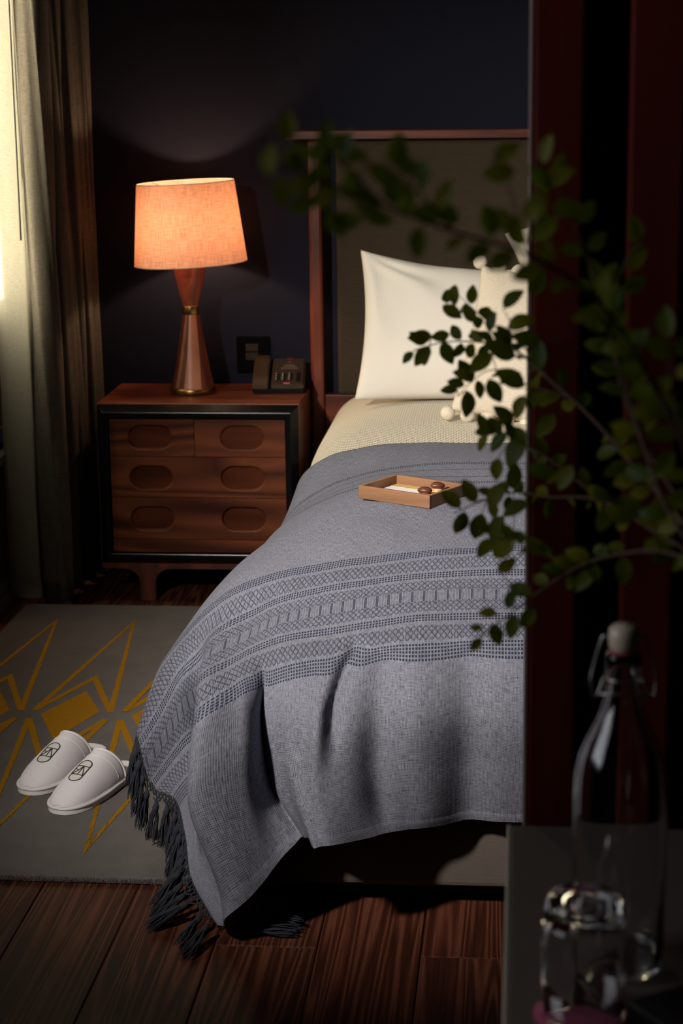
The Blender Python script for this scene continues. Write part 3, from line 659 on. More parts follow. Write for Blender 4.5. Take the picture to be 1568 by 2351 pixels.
top = [(p.y, p.z) for p in hs]; poly = top+[(0.084, 0.074), (0.05, 0.066), (0.0, 0.045), (-0.05, 0.024), (-0.08, 0.0145)]
prism('handset', poly, 0.046, MAT['phone_brown'], ph, 'x', -0.0745, bev=0.003)

# wall socket plate
so = empty('wall_socket', (-0.803, YB-0.0005, 0.66))
box('socket_plate', -0.05, 0.05, -0.008, 0.0, -0.055, 0.055, MAT['socket_black'], so, bev=0.003)
for k in range(2):
    s_ = box('socket_outlet', -0.022, 0.016, -0.0105, -0.008, 0.010-k*0.026, 0.033-k*0.026, MAT['socket'], so, bev=0.001)
tag(so, 'square black wall socket plate behind the telephone', 'wall socket')

# ------------------------------------------------------------------ headboard
hbx0, hbx1 = -0.622, 1.322
hb = empty('headboard', (0.35, 5.58, 0.0)); hx = 0.35
tag(hb, 'red brown wood framed headboard with olive brown upholstered panel', 'headboard')
def hbp(nm, x0, x1, y0, y1, z0, z1, mat, bev=0.004): return box(nm, x0-hx, x1-hx, y0-5.58, y1-5.58, z0, z1, mat, hb, bev=bev)
hbp('post', hbx0, hbx0+0.040, 5.565, 5.615, 0.0, 1.292, MAT['cherry'], 0.009); hbp('post', hbx1-0.040, hbx1, 5.565, 5.615, 0.0, 1.292, MAT['cherry'], 0.009)
hbp('top_rail', hbx0-0.058, hbx1+0.058, 5.545, 5.625, 1.2925, 1.318, MAT['cherry_x'], 0.003)
hbp('bottom_rail', hbx0+0.041, hbx1-0.041, 5.57, 5.61, 0.40, 0.553, MAT['cherry_x'], 0.003)
pnl = hbp('upholstered_panel', -0.541, 1.241, 5.555, 5.60, 0.5535, 1.288, MAT['headboard_cloth'], 0.012)

# ------------------------------------------------------------------ bed
bed = empty('bed', (0.35, 4.37, 0.0)); bx, by = 0.35, 4.37
tag(bed, 'double bed with taupe upholstered base and mattress under white bedding', 'bed')
def bedp(nm, x0, x1, y0, y1, z0, z1, mat, bev, seg=3, smooth=False): return box(nm, x0-bx, x1-bx, y0-by, y1-by, z0, z1, mat, bed, bev=bev, seg=seg, smooth=smooth)
bedp('base', -0.445, 1.145, 3.24, 5.53, 0.045, 0.305, MAT['base_cloth'], 0.012, 3)
for px_ in (-0.30, 1.0):
    for py_ in (3.36, 5.40): bedp('foot', px_-0.03, px_+0.03, py_-0.03, py_+0.03, 0.0135 if px_ < 0 else 0.0, 0.045, MAT['phone_black'], 0.003, 2)
bedp('mattress', -0.44, 1.14, 3.30, 5.53, 0.307, 0.515, MAT['white_cotton'], 0.10, 6, True)
SC = [1.1, 0.45, 0.1, -0.15, -0.30, -0.40, -0.47, -0.54, -0.605, -0.69, -0.79, -0.91]
TC = [0.0, 0.28, 0.57, 0.82, 1.04, 1.142, 1.297, 1.395, 1.52, 1.615, 1.71]
for row in NET: row.insert(1, (0.45, row[1][1], row[1][2]))
def surf(net, sc, tc, nu, nv, disp=None):
    R_, C_ = len(net), len(net[0]); P = [[Vector((*p, 0)) .to_3d() for p in r] for r in net]
    us = [i+k/nu for i in range(C_-1) for k in range(nu)]+[C_-1]; vs_ = [j+k/nv for j in range(R_-1) for k in range(nv)]+[R_-1]
    def ev1(arr, t, n):
        i = min(int(t), n-2); f = t-i
        return cr(arr[max(i-1, 0)], arr[i], arr[i+1], arr[min(i+2, n-1)], f)
    rows = [[ev1(P[j], u, C_) for u in us] for j in range(R_)]
    out, uv = [], []
    su = [ev1(sc, u, C_) for u in us]
    for v in vs_:
        tv = ev1(tc, v, R_)
        for i, u in enumerate(us):
            p = ev1([rows[j][i] for j in range(R_)], v, R_)
            if disp: p = p+disp(u, v, su[i], tv)
            out.append(p); uv.append((su[i], tv))
    n, m_ = len(us), len(vs_)
    fs = [(j*n+i, j*n+i+1, (j+1)*n+i+1, (j+1)*n+i) for j in range(m_-1) for i in range(n-1)]
    return out, fs, uv, n, m_
# coverlet under the blanket
cn = []
prof0 = NET[0]
for y_ in (5.52, 5.25, 4.95): cn.append([(p[0]+0.004, y_, p[2]-0.004) for p in prof0[:10]])
for row in NET[0:7]: cn.append([(p[0]+0.014, p[1]+0.012, p[2]-0.013) for p in row[:10]])
cs, ct = SC[:10], [-0.93, -0.66, -0.36]+TC[:7]
vs, fs, uv, _, _ = surf(cn, cs, ct, 8, 8)
cvl = uv_mesh('coverlet', vs, fs, uv, MAT['coverlet'])
sd = cvl.modifiers.new('thick', 'SOLIDIFY'); sd.thickness = 0.006; sd.offset = -1 if False else 0
tag(cvl, 'cream waffle textured coverlet smoothed over the bed below the pillow', 'coverlet')

# woven blanket with fringe
from mathutils import noise as mnoise
def bump2(u, v, cu, cv_, su, sv): return math.exp(-((u-cu)/su)**2-((v-cv_)/sv)**2)
def bdisp(u, v, s, t):
    w = mnoise.noise(Vector((s*5.0, t*5.0, 0.3)))*0.006+mnoise.noise(Vector((s*13, t*9.0, 2.0)))*0.0022
    d = Vector((0, -w*0.8, w))
    if v > 5.5:   # folds of the front drop
        # crease running down from the foot edge
        def fold(cu0, cu1, v0, v1, wid, amp):
            if v < v0-0.8 or v > v1+0.8: return 0.0
            f = min(1, max(0, (v-v0)/(v1-v0))); cu = cu0+(cu1-cu0)*f
            e = math.exp(-((u-cu)/wid)**2)*math.exp(-(max(0, v0-v)/0.4)**2-(max(0, v-v1)/0.5)**2)
            return amp*e
        d.y += fold(3.95, 4.35, 6.9, 7.9, 0.14, 0.034)+fold(4.35, 4.65, 7.2, 8.3, 0.20, -0.014)
        d.y += fold(3.55, 3.75, 7.3, 9.4, 0.24, 0.026)+fold(3.2, 3.1, 7.4, 9.6, 0.20, -0.012)+fold(2.72, 2.72, 7.4, 10, 0.16, 0.022)
        d.y += fold(6.25, 6.05, 6.9, 9.6, 0.13, 0.020)+fold(5.35, 5.30, 8.8, 10.0, 0.16, -0.02)
        d.y += fold(4.55, 4.9, 7.9, 8.9, 0.20, -0.012)
    if v > 4.2 and u > 6.2:
        d.x += -0.010*math.sin((u-6.2)*3.2)*min(1, (v-4.2))*math.sin(v*2.1)*0.5
    return d
vs, fs, uv, bn, bmm = surf(NET, SC, TC, 16, 16, bdisp)
def ground(p): return 0.0175 if p.y > 3.305 else 0.006      # rug pile or bare floor
vs = [Vector((p.x, p.y, max(p.z, ground(p)))) for p in vs]
bl_root = empty('woven_blanket', (-0.1, 3.8, 0.0))
tag(bl_root, 'grey woven throw with dark patterned bands and tasselled fringe over the foot of bed', 'blanket')
inv = Vector((-0.1, 3.8, 0.0))
cloth = uv_mesh('cloth', [p-inv for p in vs], fs, uv, MAT['blanket'], bl_root)
sd = cloth.modifiers.new('thick', 'SOLIDIFY'); sd.thickness = 0.003; sd.offset = 0
# hem turned up along the foot edge
hem_v, hem_f, hem_uv = [], [], []
for i in range(bn):
    a, b_ = vs[(bmm-1)*bn+i], vs[(bmm-5)*bn+i]
    for k in range(4):
        p = a+(b_-a)*(k/3.0); hem_v.append(p-inv+Vector((0, -0.0032 if k < 3 else -0.001, 0))); hem_uv.append((uv[(bmm-1)*bn+i][0], 1.71-0.02*k/3))
for i in range(bn-1):
    for k in range(3): hem_f.append((i*4+k, (i+1)*4+k, (i+1)*4+k+1, i*4+k+1))
uv_mesh('hem', hem_v, hem_f, hem_uv, MAT['blanket'], bl_root)
# fringe along the left edge
edge = [vs[j*bn+bn-1] for j in range(bmm)]; inn = [vs[j*bn+bn-4] for j in range(bmm)]
cum = [0.0]
for a, b_ in zip(edge[:-1], edge[1:]): cum.append(cum[-1]+(b_-a).length)
def at_edge(d):
    k = 0
    while k < len(cum)-2 and cum[k+1] < d: k += 1
    f = (d-cum[k])/max(1e-9, cum[k+1]-cum[k]); p = edge[k].lerp(edge[k+1], f); q = inn[k].lerp(inn[k+1], f)
    return p, (p-q).normalized()
def hang(p, tn, L, rnd):
    z_av = p.z-ground(p)-0.005
    out = Vector((-0.62, -0.78, 0)).normalized()
    d = (Vector((tn.x*0.35, tn.y*0.35, -1.0))).normalized()
    if z_av < L*0.98:
        zz = max(0.0, z_av)/L; out = (out+Vector((rnd.uniform(-.4, .5), rnd.uniform(-.4, .4), 0))).normalized()
        d = Vector((out.x*math.sqrt(max(0, 1-zz*zz)), out.y*math.sqrt(max(0, 1-zz*zz)), -zz)).normalized()
    return d
rf = random.Random(11)
NETH = 0.026; step = 0.033
nv_, nf_ = [], []
pos = 0.012; tops = []; total = cum[-1]
while pos < total-0.004:
    p, tn = at_edge(pos); d = hang(p, tn, 0.104, rf); q = p+d*NETH; q.z = max(q.z, ground(q)+0.004); tops.append((p, q, d)); pos += step
# lattice
for (p, q, d), nxt in zip(tops[:-1], tops[1:]):
    p2, q2 = nxt[0], nxt[1]
    for f in range(3):
        a = p.lerp(p2, f/3); b_ = p.lerp(p2, (f+1)/3); mid_ = (a+b_)/2+(q-p)*0.33; up_ = (p.lerp(p2, (f+0.5)/3))
        c_ = a+(q-p)*0.66; c2 = b_+(q2-p2)*0.66
        for e0, e1 in ((a, mid_), (b_, mid_), (mid_, c_), (mid_, c2)):
            tube_data([e0-inv, (e0+e1)/2+Vector((rf.uniform(-1, 1), rf.uniform(-1, 1), rf.uniform(-1, 1)))*0.0012-inv, e1-inv], 0.0016, 4, nv_, nf_, False)
    tube_data([p.lerp(p2, 0.33)+(q-p)*0.66-inv, q-inv], 0.0016, 4, nv_, nf_, False); tube_data([p-(p2-p)*0.33+(q-p)*0.66-inv, q-inv], 0.0016, 4, nv_, nf_, False); tube_data([p+(q-p)*0.66-inv, q-inv], 0.0018, 4, nv_, nf_, False)
tag(mesh('netted_edge', nv_, nf_, MAT['tassel'], bl_root, True), kind='stuff')
def tassel_mesh(seed, L=0.082, spread=0.013):
    r = random.Random(seed); v, f = [], []
    tube_data([(0, 0, 0.004), (0.001, 0, -0.004), (0, 0.001, -0.011), (0, 0, -0.018)], [0.003, 0.0058, 0.0066, 0.0045], 8, v, f)
    for k in range(34):
        a = r.uniform(0, 6.28); rad = math.sqrt(r.random()); x_, y_ = rad*math.cos(a), rad*math.sin(a); l = L*r.uniform(0.85, 1.05)
        pts = []
        for j in range(6):
            t = j/5; s_ = 0.0045+(spread-0.0045)*(1-(1-t)**2.2)*(1.0-0.25*t)
            pts.append((x_*s_+0.0011*math.sin(9*t+a*3), y_*s_+0.0011*math.cos(8*t+a*5), -0.014-(l-0.014)*t))
        tube_data(pts, [0.0011, 0.0012, 0.0012, 0.0011, 0.0010, 0.0006], 4, v, f, False)
    me = bpy.data.meshes.new('tassel'); me.from_pydata(v, [], f); me.polygons.foreach_set('use_smooth', [True]*len(f)); me.materials.append(MAT['tassel']); return me
tms = [tassel_mesh(s) for s in range(4)]
def put_tassel(q, d, k):
    o = bpy.data.objects.new('tassel', tms[k % 4]); COL.objects.link(o); o.parent = bl_root
    qt = Vector((0, 0, -1)).rotation_difference(d); o.rotation_mode = 'QUATERNION'; o.rotation_quaternion = qt; o.location = q-inv
for k, (p, q, d) in enumerate(tops): put_tassel(q+d*0.002, d, k)
put_tassel(Vector((-0.470, 3.115, 0.014)), Vector((0.93, -0.05, 0.0)).normalized(), 1)
put_tassel(Vector((-0.455, 3.175, 0.014)), Vector((0.80, -0.42, 0.0)).normalized(), 2)
put_tassel(Vector((-0.50, 3.12, 0.014)), Vector((0.6, 0.5, 0.0)).normalized(), 3)

# ------------------------------------------------------------------ pillows
def pillow(name, W_, H_, T_, mat, pinch=0.06, sag=0.0, n=44, wr=0.004, seed=0, puff=0.42, ear=0.0, crease=0.0):
    vs, fs = [], []; r = Vector((seed*3.1, seed*1.7, 0))
    for side in (1, -1):
        base = len(vs)
        for j in range(n+1):
            for i in range(n+1):
                u, v = -1+2*i/n, -1+2*j/n
                u2, v2 = math.sin(u*math.pi/2)*0.55+u*0.45, math.sin(v*math.pi/2)*0.55+v*0.45
                e = ((1-u2*u2)*(1-v2*v2))
                th = T_/2*max(0.0, e)**puff
                x_ = W_/2*u2*(1-pinch*(1-v2*v2)); z_ = H_/2*v2*(1-pinch*0.8*(1-u2*u2))
                z_ -= sag*(1-u2*u2)*max(0.0, v2)**1.5
                if ear: z_ += ear*max(0, -u2)**6*max(0, v2)**6
                w = mnoise.noise(Vector((x_*9, z_*9, side*2.0))+r)*wr+mnoise.noise(Vector((x_*3.0-z_*7, z_*9+x_*16, side))+r)*wr*1.2*(1-max(0, e)**0.3)
                du, dv = u2+1, 1-v2
                rr_ = math.hypot(du*W_/2, dv*H_/2); an = math.atan2(dv*H_, du*W_)
                cr_ = crease*math.sin(an*11+mnoise.noise(Vector((rr_*8, an*2, seed)))*3)*math.exp(-((rr_-0.12)/0.13)**2)
                vs.append((x_, -side*(th+(w+cr_)*min(1, e*8)), z_))
        for j in range(n):
            for i in range(n):
                q = (base+j*(n+1)+i, base+j*(n+1)+i+1, base+(j+1)*(n+1)+i+1, base+(j+1)*(n+1)+i)
                fs.append(q if side > 0 else q[::-1])
    bm = bmesh.new(); vv = [bm.verts.new(p) for p in vs]
    for f in fs: bm.faces.new([vv[k] for k in f])
    bmesh.ops.remove_doubles(bm, verts=bm.verts, dist=0.0003)
    o = from_bm(name, bm, mat, None, True)
    return o
p1 = pillow('bed_pillow', 0.76, 0.44, 0.17, MAT['white_cotton'], 0.055, 0.055, seed=1, ear=0.0, wr=0.006, crease=0.006)
p1.location = (-0.078, 5.283, 0.797); p1.rotation_euler = (math.radians(-27), math.radians(0.5), 0)
tag(p1, 'large plain white pillow leaning on the headboard', 'pillow')
p2 = pillow('linen_cushion', 0.47, 0.47, 0.11, MAT['linen'], 0.07, 0.0, seed=3, wr=0.007, crease=0.006)
p2.location = (0.246, 5.478, 0.889); p2.rotation_euler = (math.radians(-5), math.radians(-20), 0)
tag(p2, 'natural linen cushion with stitched seam rising behind the white pillow', 'cushion')
pc = empty('pompom_cushion', (0.048, 4.955, 0.607))
tag(pc, 'cream knitted cushion edged with round woollen pompoms in front of the pillow', 'cushion')
cu = pillow('cushion_body', 0.40, 0.40, 0.15, MAT['cream_knit'], 0.05, 0.0, seed=5, wr=0.003); cu.parent = pc
mloc = Matrix.Translation((0.0, 0.0, 0.165))@Matrix.Rotation(math.radians(-24), 4, 'X')@Matrix.Rotation(math.radians(11), 4, 'Y')
cu.matrix_local = mloc
bm = bmesh.new(); bmesh.ops.create_icosphere(bm, subdivisions=3, radius=0.019)
for v in bm.verts: v.co *= 1+0.09*mnoise.noise(v.co*160)
pm = bpy.data.meshes.new('pompom'); bm.to_mesh(pm); bm.free(); pm.polygons.foreach_set('use_smooth', [True]*len(pm.polygons)); pm.materials.append(MAT['pompom'])
for sd_ in (0, 2):
    for k in range(9):
        u = -1+2*k/8; w = 0.207*(1-0.05*(1-u*u)*1.0)
        x_, z_ = [(u*0.205, -w), (w, u*0.205), (-u*0.205, w), (-w, -u*0.205)][sd_]
        o = bpy.data.objects.new('pompom', pm); COL.objects.link(o); o.parent = pc; o.location = (mloc@Vector((x_, 0.0, z_)))
        o.rotation_euler = (k, sd_, k*2)

# ------------------------------------------------------------------ tray with card and pecan sweets
TA = math.atan2(-0.083, 0.153)
tray = empty('wooden_tray', (-0.2315, 3.961, 0.6075), TA); tray.rotation_euler = (math.radians(-1.0), math.radians(0.8), TA)
tag(tray, 'small square edged tan wooden tray on the blanket', 'tray')
tw, td, thh, wt = 0.0875, 0.0735, 0.028, 0.0075
box('tray_bottom', -tw+wt, tw-wt, -td+wt, td-wt, 0.002, 0.008, MAT['tray_wood'], tray, bev=0.0005)
box('tray_side', -tw, tw, -td, -td+wt, 0, thh, MAT['tray_wood'], tray, bev=0.0012); box('tray_side', -tw, tw, td-wt, td, 0, thh, MAT['tray_wood'], tray, bev=0.0012)
ty = wood('tan_tray_wood_end', (0.17, 0.08, 0.035), (0.36, 0.18, 0.085), 'y', 0.55, 5.0, stretch=0.08, fine=0.45)
box('tray_side', -tw, -tw+wt, -td+wt+0.0003, td-wt-0.0003, 0, thh, ty, tray, bev=0.0012); box('tray_side', tw-wt, tw, -td+wt+0.0003, td-wt-0.0003, 0, thh, ty, tray, bev=0.0012)
def in_tray(o): o.matrix_world = Matrix.Translation(tray.location)@tray.rotation_euler.to_matrix().to_4x4()@o.matrix_basis; return o
cd = empty('note_card', (-0.025, 0.0, 0.0085))
box('card_sheet', -0.05, 0.055, -0.057, 0.060, 0.0, 0.0012, MAT['card'], cd, bev=0)
box('gold_border', -0.05, 0.055, 0.034, 0.060, 0.0013, 0.0018, MAT['gold_paper'], cd, bev=0)
for k in range(4): box('printed_line', -0.018+0.006*(k % 2), 0.032-0.008*(k % 3), 0.006-k*0.010, 0.0085-k*0.010, 0.0013, 0.0015, MAT['print'], cd, bev=0)
in_tray(cd); tag(cd, 'white printed card with flecked gold border lying in the wooden tray', 'card')
def sweet(x_, y_, rz, label):
    e = empty('pecan_sweet', (x_, y_, 0.0085), rz)
    prof = []
    for k in range(5): prof += [(0.021-0.0025*k, 0.0028*k), (0.0223-0.0025*k, 0.0028*k+0.0014)]
    lathe('caramel_base', [(0.0001, 0.0)]+prof+[(0.0001, 0.0142)], MAT['caramel'], e, 28)
    bm = bmesh.new(); bmesh.ops.create_icosphere(bm, subdivisions=4, radius=1.0)
    for v in bm.verts:
        c_ = v.co.copy(); rdg = 1+0.10*math.cos(c_.y*14)*max(0, c_.z)-0.22*math.exp(-(c_.y/0.12)**2)*max(0, c_.z)
        v.co = Vector((c_.x*0.0175*(1-0.1*abs(c_.x)), c_.y*0.0105*rdg, c_.z*0.0078*rdg))
        v.co += Vector((0, 0, 0.019))
    from_bm('pecan_half', bm, MAT['pecan'], e, True)
    in_tray(e); tag(e, label, 'sweet', 'pecan sweets in the tray')
sweet(0.052, -0.034, 0.3, 'pecan topped caramel sweet nearest the front wall of the tray'); sweet(0.048, 0.024, 0.6, 'pecan topped caramel sweet by the back wall of the tray')

# ------------------------------------------------------------------ rug
RT = 0.0125
rug = empty('patterned_rug', (-0.6, 4.245, 0.0)); ri = Vector((-0.6, 4.245, 0))
tag(rug, 'grey wool rug with mustard zigzag star pattern beside the bed', 'rug')
RX0, RX1, RY0, RY1 = -1.407, 0.25, 3.315, 5.183
box('pile', RX0-ri.x, RX1-ri.x, RY0-ri.y, RY1-ri.y, 0.0004, RT, MAT['rug'], rug, bev=0.005, seg=3)
rv, rfc = [], []; rj = random.Random(5)
lvl = [0]
def strip(pts, w):
    lvl[0] += 1; zt = RT+0.0005+0.00025*(lvl[0] % 5)
    P = [Vector((a, b)) for a, b in pts]; L_, R2 = [], []
    for i, p in enumerate(P):
        d0 = (P[i]-P[i-1]).normalized() if i else None; d1 = (P[i+1]-P[i]).normalized() if i < len(P)-1 else None
        d0 = d0 or d1; d1 = d1 or d0
        n0 = Vector((-d0.y, d0.x)); n1 = Vector((-d1.y, d1.x)); mt = (n0+n1).normalized(); k = min(3.5, 1/max(0.25, mt.dot(n1)))
        L_.append(p+mt*w/2*k); R2.append(p-mt*w/2*k)
    for i in range(len(P)-1):
        n = max(2, int((P[i+1]-P[i]).length/0.006)); prev = None
        for k in range(n+1):
            jj = 0 if k in (0, n) else 0.0011
            a = L_[i].lerp(L_[i+1], k/n)+Vector((rj.uniform(-jj, jj), rj.uniform(-jj, jj))); b_ = R2[i].lerp(R2[i+1], k/n)+Vector((rj.uniform(-jj, jj), rj.uniform(-jj, jj)))
            if a.x < RX0+0.004 or b_.x < RX0+0.004: prev = None; continue
            ia = len(rv); rv.extend([(a.x-ri.x, a.y-ri.y, zt), (b_.x-ri.x, b_.y-ri.y, zt)])
            if prev is not None: rfc.append((prev, prev+1, ia+1, ia)[::1])
            prev = ia
def blob(pts):
    out = []
    for i in range(len(pts)):
        a, b_ = Vector(pts[i]), Vector(pts[(i+1) % len(pts)]); n = int((b_-a).length/0.006)
        for k in range(n):
            p = a.lerp(b_, k/n); out.append((p.x+rj.uniform(-.001, .001)-ri.x, p.y+rj.uniform(-.001, .001)-ri.y, RT+0.0006))
    base = len(rv); rv.extend(out); rfc.append(tuple(range(base, base+len(out)))[::-1])
for cx in (-1.278, -1.061, -0.844, -0.627, -0.41):
    strip([(cx-0.090, 4.262), (cx, 5.012), (cx+0.095, 4.258)], 0.0155); strip([(cx-0.090, 4.262), (cx, 4.515), (cx+0.095, 4.258)], 0.0155)
    strip([(cx-0.088, 4.204), (cx+0.002, 3.450), (cx+0.095, 4.204)], 0.0155); strip([(cx-0.088, 4.204), (cx+0.004, 3.944), (cx+0.095, 4.204)], 0.0155)
    blob([(cx-0.068, 4.236), (cx+0.002, 4.411), (cx+0.068, 4.259), (cx+0.004, 4.063)])
mesh('mustard_pattern', rv, rfc, MAT['mustard'], rug)
pv, pf = [], []
for k in range(5200):     # loose yarn ends along the cut edges
    if k < 3800: x_, y_ = rj.uniform(RX0, RX1-0.5), RY0+rj.uniform(-0.002, 0.006); ou = Vector((0, -1, 0))
    else: x_, y_ = RX0+rj.uniform(-0.002, 0.006), rj.uniform(RY0, RY1); ou = Vector((-1, 0, 0))
    z_ = rj.uniform(0.003, RT); d = (ou+Vector((rj.uniform(-.7, .7), rj.uniform(-.7, .7), rj.uniform(-.3, .8)))).normalized()*rj.uniform(0.003, 0.006); w = Vector((0.0007, 0.0004, 0.0))
    b0 = Vector((x_, y_, z_))-ri; b_ = len(pv); pv += [b0-w, b0+w, b0+d]; pf.append((b_, b_+1, b_+2))
tag(mesh('pile_fibres', pv, pf, MAT['rug'], rug), kind='stuff')

# ------------------------------------------------------------------ slippers
SL = 0.285
def s_w(u):
    a = min(1.0, u/0.085); w = 0.0475*(1-(1-a)**2.3)**(1/2.3)
    if u > 0.12: w -= 0.011*min(1, (u-0.12)/0.10)
    h = min(1.0, (SL-u)/0.05); return max(0.0, w*(1-(1-h)**2.5)**(1/2.5)) if h < 1 else w
def s_h(u):
    t = min(1, u/0.17); return 0.073*(t**0.62)*(1-0.06*t)
def s_z(u, v):
    w = s_w(u)*0.97; return 0.016+s_h(u)*max(0.0, 1-abs(v/max(w, 1e-6))**2.3)**0.52
def slipper(toe, heading, label):
    root = empty('slipper', (toe[0], toe[1], toe[2]), heading)
    tag(root, label, 'slipper', 'white slippers on the rug')
    us = [SL*(0.5-0.5*math.cos(math.pi*i/40)) for i in range(41)]
    def outline(k): return [(u, -s_w(u)*k) for u in us]+[(u, s_w(u)*k) for u in reversed(us[1:-1])]
    def slab(nm, z0, z1, k, mat, bev):
        ol = [(SL/2+(a-SL/2)*(1+(k-1)*0.5), b) for a, b in outline(k)]
        return prism(nm, ol, z1-z0, mat, root, 'z', z0, bev=0)
    s_ = slab('sole', 0.0, 0.010, 1.03, MAT['sole'], 0.002)
    slab('insole', 0.012, 0.0175, 0.985, MAT['slipper'], 0)
    pts = [(SL/2+(a-SL/2)*1.005, b*1.02, 0.0125) for a, b in outline(1.0)]; pts.append(pts[0]); v, f = tube_data(pts, 0.0036, 8, cap=False); mesh('piping', v, f, MAT['sole'], root, True)
    # upper
    nu, nvv = 30, 28; vs, fs = [], []; U1 = 0.168
    for i in range(nu+1):
        u0 = 0.0006+(U1-0.0006)*(i/nu)**1.4
        for j in range(nvv+1):
            a = math.pi*j/nvv; v_ = -math.cos(a); w = s_w(u0)*0.97
            uu = u0+(0.030*(abs(v_)**2.0))*(i/nu)**2       # opening sweeps back at the sides
            vs.append((uu, v_*w, s_z(u0, v_*w*0.9999)))
    for i in range(nu):
        for j in range(nvv): fs.append((i*(nvv+1)+j, i*(nvv+1)+j+1, (i+1)*(nvv+1)+j+1, (i+1)*(nvv+1)+j))
    up_ = mesh('upper', vs, fs, MAT['slipper'], root, True); sdm = up_.modifiers.new('t', 'SOLIDIFY'); sdm.thickness = 0.0035; sdm.offset = 1
    rim = [vs[nu*(nvv+1)+j] for j in range(nvv+1)]; v, f = tube_data([(p[0], p[1], p[2]) for p in rim], 0.0026, 8); mesh('opening_binding', v, f, MAT['slipper'], up_, True)
    seam = [vs[(nu-3)*(nvv+1)+j] for j in range(1, nvv)]; v, f = tube_data([(p[0], p[1], p[2]+0.0002) for p in seam], 0.0008, 5); mesh('seam', v, f, MAT['slipper'], up_, True)
    # emblem: pill outline, two bars and a letter-like monogram
    c_, hl, r_ = 0.090, 0.033, 0.0140
    def S3(a, b): return (c_-a, b, s_z(c_-a, b)+0.0006)     # a towards the toe
    pill = []
    for sgn, a0 in ((1, -90), (-1, 90)):
        for k in range(13):
            an = math.radians(a0+180*k/12); pill.append((sgn*(hl-r_)+r_*math.cos(an), r_*math.sin(an)))
    pill.append(pill[0])
    fv = [S3(0, 0)]; ff = []
    rings = 5
    for q in range(1, rings+1):
        for (a, b) in pill[:-1]: fv.append((S3(a*q/rings, b*q/rings)[0], S3(a*q/rings, b*q/rings)[1], S3(a*q/rings, b*q/rings)[2]-0.0002))
    npill = len(pill)-1
    for k in range(npill): ff.append((0, 1+k, 1+(k+1) % npill))
    for q in range(rings-1):
        for k in range(npill): ff.append((1+q*npill+k, 1+(q+1)*npill+k, 1+(q+1)*npill+(k+1) % npill, 1+q*npill+(k+1) % npill))
    em = mesh('emblem', fv, ff, MAT['emblem_fill'], up_, True)
    lv, lfc = [], []
    def line(pts, n=8):
        P = []
        for (a0, b0), (a1, b1) in zip(pts[:-1], pts[1:]):
            for k in range(n): P.append(S3(a0+(a1-a0)*k/n, b0+(b1-b0)*k/n))
        P.append(S3(*pts[-1])); tube_data(P, 0.0011, 6, lv, lfc)
    line(pill, 2)
    bar = 0.0135
    line([(-bar, -r_), (-bar, r_)]); line([(bar, -r_), (bar, r_)])          # cross bars
    line([(-bar, -0.001), (bar, -0.001)])                                     # stem
    line([(-bar, -0.001), (0.001, 0.0045), (bar, r_*0.9)]); line([(0.001, 0.0045), (-bar*0.4, r_)])
    line([(-bar, -0.001), (bar, -r_*0.95)])
    mesh('emblem_lines', lv, lfc, MAT['ink'], em, True)
    return root
hd = math.atan2(0.29, 0.106)
slipper((-0.940, 3.620, RT+0.0015), hd, 'white terry slipper nearest the viewer, its heel behind the blanket fringe')
slipper((-1.030, 3.722, RT+0.0015), hd+0.03, 'white terry slipper farther from the bed, partly hidden behind its mate')

# ------------------------------------------------------------------ wood partition in the foreground
wp = struct(empty('wall_partition', (0.45, 1.97, 0.0)))
def wpp(nm, x0, x1, y0, y1, z0, z1, mat, bev): return box(nm, x0-0.45, x1-0.45, y0-1.97, y1-1.97, z0, z1, mat, wp, bev=bev)
wpp('stile', 0.0077, 0.058, 1.925, 2.03, 0.0, ZC-0.001, MAT['mahogany'], 0.004)
wpp('lit_edge_strip', 0.0035, 0.0075, 1.926, 2.03, 0.0, ZC-0.001, MAT['lit_edge'], 0.0012)  # added pale strip standing in for light caught on the stile edge
wpp('recess_panel', 0.0585, 0.1005, 1.975, 2.00, 0.0, ZC-0.001, MAT['mahogany_shaded'], 0.001)
wpp('stile', 0.101, 0.155, 1.925, 2.03, 0.0, ZC-0.001, MAT['mahogany'], 0.004)
wpp('recess_panel', 0.1555, 0.75, 1.975, 2.00, 0.0, ZC-0.001, MAT['mahogany_shaded'], 0.001)
wpp('stile', 0.7505, 0.83, 1.925, 2.03, 0.0, ZC-0.001, MAT['mahogany'], 0.004)

# ------------------------------------------------------------------ table, bottle, glass
TZ = 0.72
tb = empty('side_table', (0.34, 1.44, 0.0))
tag(tb, 'dark taupe topped table with pale edge in the right foreground', 'table')
def tbp(nm, x0, x1, y0, y1, z0, z1, mat, bev): return box(nm, x0-0.34, x1-0.34, y0-1.44, y1-1.44, z0, z1, mat, tb, bev=bev)
tbp('table_top', -0.0085, 0.72, 0.98, 1.90, TZ-0.025, TZ, MAT['table_stone'], 0.0015)
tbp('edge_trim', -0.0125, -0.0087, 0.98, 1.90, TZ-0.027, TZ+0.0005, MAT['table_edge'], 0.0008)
tbp('end_panel', 0.0, 0.02, 1.02, 1.88, 0.0, TZ-0.0255, MAT['mahogany'], 0.001); tbp('end_panel', 0.69, 0.71, 1.02, 1.88, 0.0, TZ-0.0255, MAT['mahogany'], 0.001)
tbp('back_panel', 0.021, 0.689, 1.86, 1.88, 0.35, TZ-0.0255, MAT['mahogany'], 0.001)
bt = empty('swing_top_bottle', (0.0875, 1.585, TZ+0.0005))
tag(bt, 'clear glass swing top bottle with cream stopper and wire clasp', 'bottle')
